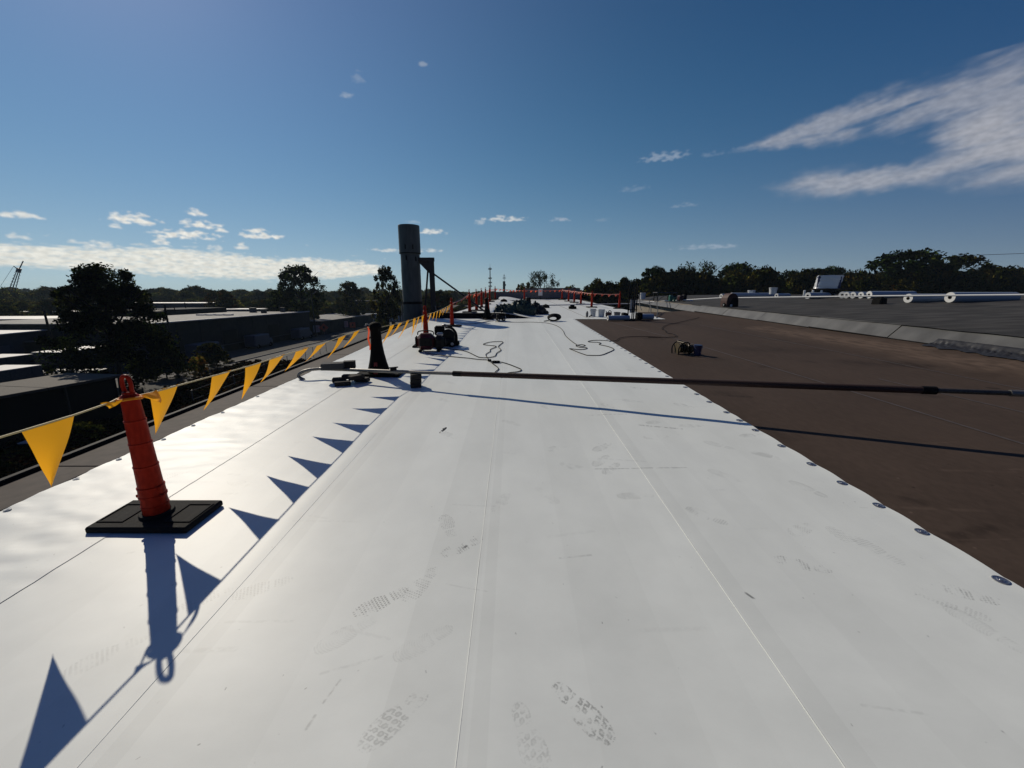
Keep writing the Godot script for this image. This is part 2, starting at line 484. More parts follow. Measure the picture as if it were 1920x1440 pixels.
func brown_texture() -> ImageTexture:
	# old brown roofing: broad patches, long streaks, worn light lines and grit
	var W := 1024
	TX0 = 2.4
	TXW = 8.0
	var n := FastNoiseLite.new()
	n.seed = 8
	n.frequency = 0.006
	n.fractal_octaves = 5
	var d := n.get_image(W, W).get_data()
	n.frequency = 0.09
	n.fractal_octaves = 4
	var f := n.get_image(W, W).get_data()
	for i in d.size(): d[i] = 178 + (d[i] * 22 >> 8) + (f[i] * 26 >> 8)
	rng.seed = 31
	for i in 46:   # stains and patches
		var z := 1.2 * pow(18.0, rng.randf()); var x := rng.randf_range(2.8, 10.0)
		var l := rng.randf_range(.1, .7)
		scuff(d, W, [x, z, x + l * rng.randf_range(-1, 1), z + l * rng.randf_range(-.3, .3), rng.randf_range(.05, .3), rng.randf_range(.05, .20)], n)
	for i in 90:   # worn streaks
		var z := 1.2 * pow(18.0, rng.randf()); var x := rng.randf_range(2.8, 10.0)
		var l := rng.randf_range(.2, 1.6)
		scuff(d, W, [x, z, x + l, z + l * rng.randf_range(-.12, .12), rng.randf_range(.01, .03), rng.randf_range(-.16, -.05)], n)
	for i in 500:   # grit
		var z := 0.95 * pow(16.0, rng.randf()); var x := rng.randf_range(2.9, 10.0)
		scuff(d, W, [x, z, x + .012, z + .008, rng.randf_range(.006, .012), rng.randf_range(-.5, .3)], n)
	for q in [[4.2, 15.0, 4.9, 15.0, .12, -.35], [7.4, 8.6, 8.6, 8.4, .5, .14], [6.2, 10.4, 7.6, 10.2, .6, .12], [7.9, 6.5, 8.0, 6.46, .05, .4], [9.0, 9.0, 9.6, 6.0, .5, -.22], [9.0, 15.0, 9.4, 9.5, .5, -.28], [8.4, 4.6, 8.7, 3.0, .4, -.15]]: scuff(d, W, q, n)
	TX0 = -4.0
	TXW = 7.2
	return ImageTexture.create_from_image(Image.create_from_data(W, W, false, Image.FORMAT_L8, d))

# ---------------------------------------------------------------- the roof
var plates := [2.0, 2.47, 2.81, 3.17, 3.54, 3.98, 4.45, 4.79, 5.11, 5.59, 6.0]
var plates_left := [1.7, 2.2, 2.75, 3.25, 3.65, 4.17, 4.6, 5.11, 5.87]

func edge_out(z: float, list: Array, depth: float) -> float:
	for i in list.size() - 1:
		if z >= list[i] and z <= list[i + 1]:
			return depth * sin(PI * (z - list[i]) / (list[i + 1] - list[i]))
	return depth * 0.6

func lumps(x: float, z: float) -> float:
	# boards under the sheet leave long flats that tip a little one way and the other; ripples where it lies loose
	var k := (x + 4.0) / 0.66
	var h := 0.0042 * absf(fposmod(k, 2.0) - 1.0)
	h += 0.003 * exp(-pow((x + 1.62) / 0.07, 2.0))
	var loose := 0.35 + 0.9 * smoothstep(-2.4, -3.2, x) + 0.25 * smoothstep(2.2, 2.8, x)
	h += (0.0018 + .0048 * smoothstep(-2.5, -3.1, x)) * loose * noise.get_noise_2d(x * 4.0 + 30.0 + z * 2.0, z * 12.0)
	h += 0.0035 * loose * noise.get_noise_2d(x * 2.5, z * 2.2)
	return h

func upper(x: float) -> float:
	return 0.25 * smoothstep(1.2, -0.6, x)

func brown_y(x: float, z: float) -> float:
	return -0.012 + maxf(0.06, 0.38 - 0.0127 * z) * smoothstep(8.4, 10.2, x) + 0.010 * noise.get_noise_2d(x * .5, z * .5) * smoothstep(3.0, 4.0, x)

func gray_y(x: float, z: float) -> float:
	# height above the camera's level, then in metres of the world
	var p := -0.68 + 0.021 * (z - 14.0) + 0.04 * (x - 10.3)
	var h := clampf(0.5 + 0.5 * (0.1 - p) / 0.15, 0.0, 1.0)
	return EYE + 0.1 * (1.0 - h) + p * h - 0.15 * h * (1.0 - h)

func on_gray(x: float, z: float) -> Vector3:
	return Vector3(x, gray_y(x, z), -z)

func build_roof() -> void:
	# --- old brown roof, under everything
	var lo := Color(.036, .026, .0205); var hi := Color(.066, .050, .041)
	M.brown = mat(.112, .080, .0610, .82)
	M.brown.albedo_texture = brown_texture()
	M.brown.texture_repeat = false
	M.brown.metallic_specular = 0.22
	M.brown_lap = noisy(Color(.062, .05, .043), Color(.085, .07, .062), 0.02, 0.7, Vector3(.5, .5, .5), 0.0, 12)
	var deck := Node3D.new()
	deck.name = numbered("roof_deck"); add_child(deck); deck.transform = RT; deck.set_meta("kind", "structure")
	part("brown_roofing", sheet(110, 120, func(u, v): 
		var x := lerpf(-4.36, 10.25, u); var z := lerpf(-7.0, 23.6, v)
		return Vector3(x, brown_y(x, z), -z), brown_uv), M.brown, deck)
	# laps of the old roofing
	for l in [[[5.02, 12.46], [5.39, 6.58], [5.56, 3.4], [5.7, 1.0]], [[6.6, 7.1], [7.0, 4.2], [7.1, 2.0]], [[4.1, 18.8], [5.02, 12.46]], [[7.6, 16.5], [8.2, 9.0], [8.5, 4.0]]]:
		for i in l.size() - 1:
			var a: Array = l[i]; var b: Array = l[i + 1]
			var d := Vector2(b[0] - a[0], b[1] - a[1]).normalized() * 0.022
			part("lap_strip", sheet(1, 12, func(u, v):
				var x: float = lerpf(a[0], b[0], v) - d.y * (u * 2.0 - 1.0); var z: float = lerpf(a[1], b[1], v) + d.x * (u * 2.0 - 1.0)
				return Vector3(x, brown_y(x, z) + 0.005, -z)), M.brown_lap, deck)
	# the edge on the left: two boards of metal and a dark gutter lip
	M.edge = noisy(Color(.034, .024, .018), Color(.060, .044, .034), 0.02, 0.85, Vector3(.6, .6, .6), 0.0, 14)
	M.black = mat(.006, .006, .0065, 0.7)
	M.black.metallic_specular = 0.25
	for k in 12:
		part("edge_metal", boxm(Vector3(-4.10, 0.0, 5.5 - k * 3.0 - 1.5), Vector3(.46, .02, 2.985), .004), M.edge, deck)
		part("gutter_lip", boxm(Vector3(-4.375, 0.012, 5.5 - k * 3.0 - 1.5), Vector3(.07, .07, 2.992), .01), M.black, deck)
	# --- new white membrane: lapped sheets
	M.white = mat(.775, .81, .770, 0.49)
	M.white.albedo_texture = dirt_texture()
	M.white.texture_repeat = false
	M.white.metallic_specular = 0.37
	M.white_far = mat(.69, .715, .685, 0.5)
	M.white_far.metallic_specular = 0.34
	var mem := Node3D.new()
	mem.name = numbered("membrane_roof"); add_child(mem); mem.transform = RT; mem.set_meta("kind", "structure")
	var strips := [[-3.87, -2.76], [-2.80, -1.50], [-1.55, -0.155], [-0.20, 1.24], [1.19, 2.88]]
	var zs := [[-7.0, 0.6, 20], [0.6, 4.2, 96], [4.2, 10.0, 90], [10.0, 19.4, 50]]
	for i in strips.size():
		var x0: float = strips[i][0]; var x1: float = strips[i][1]
		for r in zs:
			var z0: float = r[0]; var z1: float = r[1]
			var base: float = [0.0045, 0.001, 0.003, 0.005, 0.007][i]
			part("membrane_sheet", sheet(44 if z0 > 0.0 and z0 < 9.0 else 16, r[2], func(u, v):
				var z := lerpf(z0, z1, v)
				var a := x0; var b := x1
				if i == 4: b += edge_out(z, plates, .008)
				if i == 0: a -= edge_out(z, plates_left, .006) - .005
				var x: float = lerpf(a, b, u)
				var y := base + lumps(x, z)
				if i == 4: y += .006 * smoothstep(2.80, 2.9, x) * edge_out(z, plates, 1.0)
				if i == 0: y += .004 * smoothstep(-3.75, -3.9, x) * edge_out(z, plates_left, 1.0)
				return Vector3(x, y, -z), membrane_uv), M.white, mem)
	for x in [-1.552, -0.202, 1.188]:   # welded lap edges: a thin bead each
		var p := []
		for k in 90:
			var z := 0.4 + k * 0.215
			p.append(Vector3(x + .002 * noise.get_noise_2d(z * 3.0, x * 9.0), (.002 if x < -1.0 else (.004 if x < 0.0 else .006)) + lumps(x, z), -z))
		part("weld_bead", tubem(p, .0022, 5), M.white_far, mem)
	# beyond: the sheet turns right round the brown roof and climbs onto the upper level on the left
	part("membrane_sheet", sheet(50, 50, func(u, v):
		var z := lerpf(19.38, 41.0, v)
		var l := lerpf(-2.77, -1.2, clampf((z - 19.4) / 14.0, 0.0, 1.0))
		var r := 7.1 if z < 24.0 else lerpf(7.1, 6.2, (z - 24.0) / 17.0)
		var x := lerpf(l, r, u)
		return Vector3(x, 0.006 + upper(x) + 0.006 * noise.get_noise_2d(x * 3.0, z * 2.0), -z)), M.white_far, mem)
	part("membrane_sheet", sheet(30, 6, func(u, v):
		var z := lerpf(18.9, 19.38, v); var x := lerpf(1.2, 7.1, u)
		return Vector3(x, 0.008 + 0.003 * noise.get_noise_2d(x * 3.0, z * 2.0), -z)), M.white_far, mem)
	for x in [3.6, 5.2]:
		part("weld_bead", tubem([Vector3(x, .012, -19.0), Vector3(x - .2, .014, -30), Vector3(x - .4, .014, -40.5)], .006, 5), M.brown_lap, mem)
	part("step_face", sheet(24, 2, func(u, v):
		var x := lerpf(-3.52, 1.2, u)
		return Vector3(x, lerpf(-.02, upper(x) + .004, v), -19.372), null, Vector3.BACK), M.black, mem)
	part("step_curb", boxm(Vector3(-3.16, .115, -19.9), Vector3(.74, .25, 1.05), .01), M.black, mem)
	# fastener plates along both edges
	M.steel = mat(.42, .42, .43, 0.32, 0.9)
	var pl := lathem([Vector2(.038, 0), Vector2(.038, .003), Vector2(.033, .005), Vector2(.028, .0025), Vector2(.022, .0025), Vector2(.017, .006), Vector2(.010, .005), Vector2(.009, .0035), Vector2(.008, .007), Vector2(0, .0075)], 18)
	var all := plates.duplicate()
	for k in 32: all.append(6.42 + k * .4)
	all.append(1.55); all.append(1.1)
	for z in all:
		part("fastener_plate", pl, M.steel, mem, Transform3D(Basis(Vector3.UP, z * 7.0), Vector3(2.835, .009 + lumps(2.83, z), -z)))
	for z in plates_left:
		part("fastener_plate", pl, M.white_far, mem, Transform3D(Basis(Vector3.UP, z).scaled(Vector3(.6, .7, .6)), Vector3(-3.83, .012 + lumps(-3.83, z), -z)))
	# --- flashing between the brown roof and the grey one
	M.flash = noisy(Color(.036, .037, .038), Color(.086, .088, .088), 0.006, 0.5, Vector3(.4, .4, .4), 0.0, 21)
	M.flash.metallic = 0.3
	var fl := Node3D.new()
	fl.name = numbered("roof_flashing"); add_child(fl); fl.transform = RT; fl.set_meta("kind", "structure")
	var z := 2.0
	while z < 31.5:
		var za := z; var zb := z + 2.92
		var tip := .012 * sin(z * 3.0)
		part("flashing_sheet", sheet(6, 10, func(u, v):
			var zz := lerpf(za, zb, v)
			var yb := brown_y(10.2, zz) + .01; var yt := top_edge(zz)
			return Vector3(lerpf(10.0, 10.34, u) + 0.004 * noise.get_noise_2d(zz * 2.0, u * 2.0), lerpf(yb, yt, u) + tip + .008 * sin(u * PI) * noise.get_noise_2d(zz * 1.0, 3.0), -zz), null, Vector3.UP), M.flash, fl)
		part("flashing_hem", boxm(Vector3(9.985, brown_y(10.2, z + 1.46) + .012 + tip, -z - 1.46), Vector3(.03, .025, 2.9), .005, Basis(Vector3.RIGHT, -.008)), M.black, fl)
		z += 2.93
	M.torn = mat(.022, .022, .023, 0.5)
	for t in [[3.0, 6.4], [6.3, 9.6]]:
		var za: float = t[0]; var zb: float = t[1]
		part("loose_black_membrane", sheet(16, 60, func(u, v):
			var zz := lerpf(za, zb, v)
			var x := lerpf(9.72 + .12 * noise.get_noise_2d(zz * 6.0, 1.0), 10.16, u)
			var w: float = .05 * (1.0 - absf(u * 2.0 - 1.0)) * (0.4 + 1.2 * noise.get_noise_2d(zz * 30.0 + u * 6.0, u * 2.0))
			return Vector3(x, brown_y(x, zz) + .02 + .12 * smoothstep(.55, 1.0, u) + absf(w), -zz)), M.torn, fl)
	# --- the grey roof on the right
	M.gray = noisy(Color(.040, .038, .034), Color(.078, .074, .067), 0.01, 0.75, Vector3(.10, .4, .32), 0.1, 31)
	M.gray.metallic_specular = 0.22
	setting("gray_roof", sheet(60, 60, func(u, v):
		var x: float = 10.3 + 38.0 * u * u; var zz: float = lerpf(-7.0, 34.0 + 6.0 * smoothstep(0.0, .4, u), v)
		return on_gray(x, zz) + Vector3.UP * .02 * noise.get_noise_2d(x * .3, zz * 2.2)), M.gray, false)
	M.tan = noisy(Color(.15, .13, .10), Color(.24, .21, .17), 0.02, 0.85, Vector3(.5, .5, .5), 0.2, 33)
	part("tan_end_wall", sheet(30, 8, func(u, v):
		var zz := lerpf(23.6, 34.0, u)
		return Vector3(10.3 - .25 * (1.0 - v) + .04 * noise.get_noise_2d(zz * 2.0, v * 3.0), lerpf(-1.2, top_edge(zz), v), -zz), null, Vector3.LEFT), M.tan, fl)
	# --- walls of the building that carries the roof
	M.wall = noisy(Color(.07, .06, .05), Color(.12, .10, .085), 0.02, 0.9, Vector3(.4, .4, .4), 0.0, 41)
	var b := thing("roofed_building", "long low building under the white and brown roof, seen only by its edges", "building")
	part("wall", boxm(Vector3(2.95, -4.55, -8.2), Vector3(14.5, 9.0, 30.4)), M.wall, b)
	part("wall", boxm(Vector3(2.5, -4.55, -32.3), Vector3(9.0, 9.0, 17.4)), M.wall, b)
	part("wall", boxm(Vector3(29.0, -4.9, -13.0), Vector3(37.0, 8.6, 40.0)), M.wall, b)
	# --- parapet at the far end
	M.parapet = noisy(Color(.10, .10, .105), Color(.15, .15, .155), 0.02, 0.8, Vector3(.6, .6, .6), 0.0, 43)
	var pa := thing("parapet_wall", "low dark grey parapet wall closing the far end of the white roof", "wall", Vector3(3.4, 0, -41.2))
	part("wall_panel", boxm(Vector3(.6, .55, 0), Vector3(5.4, .95, .25), .01), M.parapet, pa)
	part("coping", boxm(Vector3(.6, 1.05, 0), Vector3(5.5, .05, .34), .01), M.edge, pa)
	part("low_wall_panel", boxm(Vector3(-3.6, .33, 0), Vector3(3.0, .66, .24), .01), M.parapet, pa)
	part("low_coping", boxm(Vector3(-3.6, .68, 0), Vector3(3.0, .04, .3), .01), M.edge, pa)

func top_edge(z: float) -> float:
	# where the grey roof ends, in the roof's own frame
	var w := RT.affine_inverse() * on_gray(10.34, z)
	return w.y

# ---------------------------------------------------------------- delineators, flags, pipe, tools
func delineator() -> Node3D:
	var o := thing("delineator_post", "nearest orange delineator post, yellow flag line tied round its neck", "delineator post", Vector3(-2.59, .004, -2.64))
	M.orange = noisy(Color(.26, .013, .004), Color(.40, .024, .008), 0.04, 0.42, Vector3(1.4, .5, 1.4), 0.0, 52, 6, false)
	M.orange.metallic_specular = 0.2
	M.orange.subsurf_scatter_enabled = false
	M.rubber = noisy(Color(.006, .006, .006), Color(.018, .018, .018), 0.25, 0.75, Vector3(2, 2, 2), 0.4, 51, 3, false)
	M.rubber.metallic_specular = 0.25
	var base := st()
	box(base, Vector3(0, .024, 0), Vector3(.70, .048, .38), .012)
	part("base", done(base), M.rubber, o)
	for s in [-1.0, 1.0]:
		var rim := st()
		for q in [[.235, .115, .19, .016], [.235, -.115, .19, .016], [.322, 0, .016, .246], [.148, 0, .016, .246]]:
			box(rim, Vector3(s * q[0], .050 + .0004 * q[2], q[1]), Vector3(q[2], .010, q[3]), .003)
		part("base_rib", done(rim), M.rubber, o)
	part("base_socket", lathem([Vector2(.106, .046), Vector2(.101, .068), Vector2(.083, .070)], 28), M.rubber, o)
	part("post", lathem([Vector2(0.0793, .05), Vector2(0.0790, .115), Vector2(0.0816, .118), Vector2(0.0816, .128), Vector2(0.0774, .131), Vector2(0.0766, .19), Vector2(0.0831, .193), Vector2(0.0831, .206), Vector2(0.0790, .21), Vector2(0.0777, .26), Vector2(0.0801, .263), Vector2(0.0801, .272), Vector2(0.0732, .276),
		Vector2(0.0698, .42), Vector2(0.0724, .424), Vector2(0.0724, .432), Vector2(0.0675, .436), Vector2(0.0633, .59), Vector2(0.0663, .594), Vector2(0.0663, .602), Vector2(0.0618, .606), Vector2(0.0583, .755), Vector2(0.0610, .759), Vector2(0.0610, .767), Vector2(0.0565, .771), Vector2(0.0507, .91), Vector2(0.0503, .935), Vector2(0.0381, .948), Vector2(0.0000, .95)], 32), M.orange, o)
	var lug := st()
	for s in [[-.089, .20], [.089, .20], [.082, .265]]:
		box(lug, Vector3(s[0], s[1], 0.02), Vector3(.014, .022, .03), .004)
	part("lug", done(lug), M.orange, o)
	var loop := []
	for k in 24:
		var a := TAU * k / 24.0
		loop.append(Vector3(.0285 * signf(cos(a)) * pow(absf(cos(a)), .6), 1.012 + .060 * sin(a), 0))
	part("handle", tubem(loop, .0125, 10, true), M.orange, o)
	part("neck", lathem([Vector2(.038, .94), Vector2(.032, .965), Vector2(.022, .97)], 20), M.orange, o)
	return o

func flag_mesh(a: Vector3, b: Vector3, tip: Vector3, belly: Vector3) -> ArrayMesh:
	var ph := a.z * 7.0
	return sheet(8, 10, func(u, v):
		var top := a.lerp(b, u)
		var p := top.lerp(tip, v)
		return p + belly * sin(v * PI) * (0.6 + .4 * sin(u * PI)) + Vector3(.012 * sin(u * 5.0 + v * 4.0 + ph) * v * (1.2 - v), .004 * sin(u * 9.0 + ph) * (1.0 - v), .006 * sin(v * 7.0 + ph) * v * (1.0 - v)), null, Vector3.LEFT)

func pennants(called: String, label: String, knots: Array, flags: Array, m: Material, rope_r := .006, group := "", rope_m: Material = null) -> Node3D:
	# knots: points of the rope in the roof frame; flags: [near end, far end, tip] as fractions of z along it
	var o := thing(called, label, "pennant line", knots[0], 0.0, group)
	var p := []
	for k in knots: p.append(k - knots[0])
	part("rope", tubem(p, rope_r, 6), rope_m if rope_m else m, o)
	for f in flags:
		part("flag", flag_mesh(f[0] - knots[0], f[1] - knots[0], f[2] - knots[0], f[3]), m, o)
	return o

func v3(a: Array) -> Vector3:
	return Vector3(a[0], a[1], -a[2])

func run_of_flags(a: Vector3, b: Vector3, n: int, drop: float, lean: Vector3, wide: float, sag := .03) -> Array:
	# rope points and flags between two posts
	var pts := []
	var fl := []
	for k in n * 2 + 1:
		var t := float(k) / (n * 2)
		pts.append(a.lerp(b, t) + Vector3.DOWN * sag * 4.0 * t * (1.0 - t))
	for k in n:
		var t := (k + .5) / n
		var c: Vector3 = a.lerp(b, t) + Vector3.DOWN * sag * 4.0 * t * (1.0 - t)
		var d := (b - a).normalized() * wide * .5
		var w := Vector3(rng.randf_range(-.06, .06), rng.randf_range(-.03, .05), rng.randf_range(-.08, .08))
		fl.append([c - d, c + d, c + Vector3.DOWN * drop + lean + w, Vector3(rng.randf_range(-.04, .04), 0, rng.randf_range(-.03, .03))])
	return [pts, fl]

func build_flags() -> void:
	M.yellow = back(mat(.78, .36, .012, 0.55), Color(.95, .44, .012))
	M.yrope = mat(.70, .55, .25, 0.5)
	M.pink = back(mat(.62, .10, .055, 0.55), Color(.85, .13, .06))
	M.prope = mat(.66, .30, .24, 0.6)
	var post := delineator()
	for q in [["third post along the yellow flag line, half hidden behind the red generator", [-2.28, .004, 10.75], .05],
		["orange post in front of the dark step, at the end of the yellow flags", [-2.33, .004, 15.85], -.06],
		["first orange post standing on the upper level, just behind the dark step", [-2.03, .25, 19.7], .1],
		["second orange post on the upper level, its black base in full view", [-1.80, .25, 20.9], 0.0],
		["third orange post on the upper level, left of the black tarred cone", [-1.74, .25, 23.6], .2],
		["fourth orange post on the upper level, seen over the black tarred cone", [-1.72, .25, 27.0], 0.0],
		["orange post in the crowd of flags on the upper left, before its last one", [-1.62, .25, 30.0], .3],
		["last orange post at the far left corner of the white roof", [-1.40, .25, 34.5], 0.0],
		["lone orange post in front of the middle of the far parapet", [1.15, .03, 38.6], .1],
		["orange post at the far right corner, under a bunch of red flags", [4.75, .01, 39.4], 0.0],
		["second orange post from the far right corner of the white roof", [4.95, .01, 36.2], .1],
		["third orange post from the far right corner of the white roof", [5.1, .01, 33.9], 0.0],
		["fourth orange post from the far right corner, near the middle of its row", [5.25, .01, 31.5], -.1],
		["fifth orange post from the far right corner, second from the black rack", [5.35, .01, 27.7], .05],
		["orange delineator post beside the camera, out of the photo on the left", [-2.57, .004, -2.98], .1],
		["orange post at the near end of the right row, just left of the black rack", [6.87, .01, 26.4], 0.0]]:
		copy(post, q[0], v3(q[1]), q[2], true, "orange delineator posts round the white roof")
	post.set_meta("group", "orange delineator posts round the white roof")
	# --- yellow line from beside the camera past the first post to the black cone
	var fl := []
	for f in [[-2.35, -2.1, .93, [-2.7, .56, -2.25]], [-1.3, -1.05, .955, [-2.72, .6, -1.2]], [-.35, -.1, .975, [-2.7, .62, -.2]], [1.02, 1.27, .93, [-2.72, .55, 1.1]], [2.02, 2.29, .922, [-2.68, .53, 2.14]], [2.80, 3.06, .912, [-2.72, .56, 2.90]], [3.42, 3.67, .892, [-2.76, .575, 3.46]], [3.87, 4.13, .877, [-2.74, .53, 3.94]], [4.28, 4.58, .882, [-2.83, .59, 4.43]], [4.83, 5.15, .878, [-2.85, .60, 4.97]], [5.36, 5.66, .862, [-2.84, .62, 5.45]], [6.07, 6.36, .878, [-2.77, .57, 5.97]], [6.70, 6.94, .888, [-2.78, .63, 6.62]]]:
		fl.append([Vector3(-2.6, f[2], -f[0]), Vector3(-2.6, f[2] + .003, -f[1]), v3(f[3]), Vector3(.035, 0, .02)])
	var ro := []
	for q in [[-2.58, .925, -2.95], [-2.6, .945, -1.5], [-2.6, .975, -.3], [-2.6, .972, .1], [-2.6, .955, .9], [-2.6, .925, 1.6], [-2.6, .922, 2.02], [-2.6, .922, 2.3], [-2.605, .93, 2.52], [-2.655, .925, 2.62], [-2.6, .92, 2.73], [-2.6, .912, 2.85], [-2.6, .905, 3.1], [-2.6, .892, 3.5], [-2.6, .878, 4.0], [-2.6, .88, 4.5], [-2.6, .874, 5.0], [-2.6, .862, 5.5], [-2.6, .878, 6.2], [-2.6, .892, 6.9], [-2.54, .90, 7.25]]: ro.append(v3(q))
	var y1 := pennants("yellow_pennant_line", "nearest yellow flag line, from the left edge of the photo to the black cone", ro, fl, M.yellow, .0055, "", M.yrope)
	var wrap := []
	for k in 14:
		var a := TAU * k / 13.0
		wrap.append(Vector3(-2.59 + .062 * cos(a), .925 + .006 * sin(a * 2.0), -2.64 + .062 * sin(a)) - ro[0])
	part("tied_cloth", tubem(wrap, .010, 6), M.yellow, y1)
	part("folded_flag", flag_mesh(v3([-2.54, .935, 2.66]) - ro[0], v3([-2.58, .925, 2.84]) - ro[0], v3([-2.57, .83, 2.84]) - ro[0], Vector3(.03, 0, 0)), M.yellow, y1)
	part("folded_flag", flag_mesh(v3([-2.62, .94, 2.47]) - ro[0], v3([-2.57, .928, 2.58]) - ro[0], v3([-2.6, .895, 2.5]) - ro[0], Vector3(.01, 0, 0)), M.yellow, y1)
	# --- from the cone to the post behind the generator
	var a := v3([-2.42, .88, 7.45]); var b := v3([-2.28, .85, 10.72])
	var r2 := []
	for q in [[0.0, .88], [.25, .85], [.5, .83], [.75, .835], [1.0, .85]]: r2.append(Vector3(lerpf(a.x, b.x, q[0]), q[1], lerpf(a.z, b.z, q[0])))
	var f2 := []
	for q in [[8.0, 8.26, [-2.54, .50, 7.85]], [8.55, 8.82, [-2.58, .53, 8.45]], [9.12, 9.32, [-2.55, .45, 9.05]], [9.62, 9.86, [-2.42, .40, 9.72]], [10.06, 10.2, [-2.44, .47, 9.98]], [10.40, 10.62, [-2.36, .50, 10.5]]]:
		var t0: float = (q[0] - 7.45) / 3.27; var t1: float = (q[1] - 7.45) / 3.27
		f2.append([Vector3(lerpf(a.x, b.x, t0), .845, -q[0]), Vector3(lerpf(a.x, b.x, t1), .845, -q[1]), v3(q[2]), Vector3(.03, 0, .03)])
	pennants("yellow_pennant_line", "second yellow flag line, from the black cone to the post behind the generator", r2, f2, M.yellow, .0055, "", M.yrope)
	rng.seed = 4
	var c := run_of_flags(b, v3([-2.33, .86, 15.82]), 9, .33, Vector3(-.10, .04, .15), .24, .05)
	var y3 := pennants("yellow_pennant_line", "third yellow flag line, from the post behind the generator to the dark step", c[0], c[1], M.yellow, .0055, "", M.yrope)
	for k in 2:
		for m in y3.get_children():
			if m.name == "flag_00%d" % (7 + k): m.material_override = M.pink
	# --- pink and red lines round the far part of the roof
	var far := [
		["red flag line twisted tight between the step and the upper level", [[-2.33, .86, 15.82], [-2.03, 1.10, 19.7]], 5],
		["red flag line between the first two posts of the upper level", [[-2.03, 1.12, 19.7], [-1.80, 1.12, 20.9]], 2],
		["red flag line between the second and third posts of the upper level", [[-1.80, 1.12, 20.9], [-1.74, 1.12, 23.6]], 5],
		["red flag line in the thick bunch above the black tarred cone", [[-1.74, 1.12, 23.6], [-1.72, 1.14, 27.0], [-1.62, 1.14, 30.0]], 8],
		["red flag line that ends at the far left corner of the white roof", [[-1.62, 1.14, 30.0], [-1.40, 1.12, 34.5]], 8],
		["red flag line across the left half of the far parapet", [[-1.40, 1.12, 34.5], [1.15, .90, 38.6]], 9],
		["red flag line across the right half of the far parapet", [[1.15, .90, 38.6], [4.75, .92, 39.4]], 8],
		["red flag line bunched at the far right corner of the white roof", [[4.75, .94, 39.4], [4.95, .94, 36.2], [5.1, .94, 33.9]], 10],
		["red flag line in the middle of the right row of posts", [[5.1, .93, 33.9], [5.25, .93, 31.5], [5.35, .93, 27.7]], 9],
		["red flag line at the near end of the right row, by the black rack", [[5.35, .93, 27.7], [6.87, .92, 26.4]], 4]]
	for l in far:
		var kn := []; var ff := []
		var pts: Array = l[1]
		for i in pts.size() - 1:
			var n := maxi(1, int(l[2] / (pts.size() - 1)))
			var q := run_of_flags(v3(pts[i]), v3(pts[i + 1]), n, .24, Vector3(-.08, .06, .10), .26, .04)
			if i > 0: q[0].remove_at(0)
			kn.append_array(q[0]); ff.append_array(q[1])
		pennants("red_pennant_line", l[0], kn, ff, M.pink, .016, "red flag lines round the far roof", M.prope)
	# --- the tar-blackened cone
	M.tar = noisy(Color(.003, .003, .003), Color(.009, .0085, .008), 0.1, 0.75, Vector3(3, 3, 3), 0.4, 61, 4, false)
	M.tar.metallic_specular = 0.2
	var co := thing("tarred_cone", "black tar-covered traffic cone in the yellow flag line behind the pipe", "traffic cone", Vector3(-2.47, .004, -7.35))
	part("base", boxm(Vector3(.02, .03, 0), Vector3(.80, .055, .40), .015), M.tar, co)
	part("cone", lathem([Vector2(.195, .05), Vector2(.19, .12), Vector2(.155, .25), Vector2(.125, .40), Vector2(.105, .55), Vector2(.094, .70), Vector2(.092, .82), Vector2(.104, .86), Vector2(.115, .90), Vector2(.09, .955), Vector2(.04, .98), Vector2(0, .985)], 24, Transform3D(), false), M.tar, co)
	part("bare_patch", sheet(6, 8, func(u, v):
		var an := lerpf(1.35, 1.75, u); var y := lerpf(.06, .27, v)
		var rr := lerpf(.199, .157, clampf((y - .05) / .2, 0, 1))
		return Vector3(cos(an) * rr, y, sin(an) * rr), null, Vector3.BACK), mat(.16, .012, .008, .5), co)
	part("hanging_tape", sheet(2, 10, func(u, v): return Vector3(-.11 - .02 * u + .012 * sin(v * 9.0), .90 - .42 * v, .02 + .03 * u), null, Vector3.BACK), M.pink, co)
	part("wire_twist", tubem([Vector3(-.09, .92, 0), Vector3(-.14, .95, .02), Vector3(-.17, .91, .03)], .006, 5), M.steel, co)
	copy(co, "black tar-covered cone beside the dark heap, in front of the far step", v3([-1.14, .004, 18.9]), 1.9)

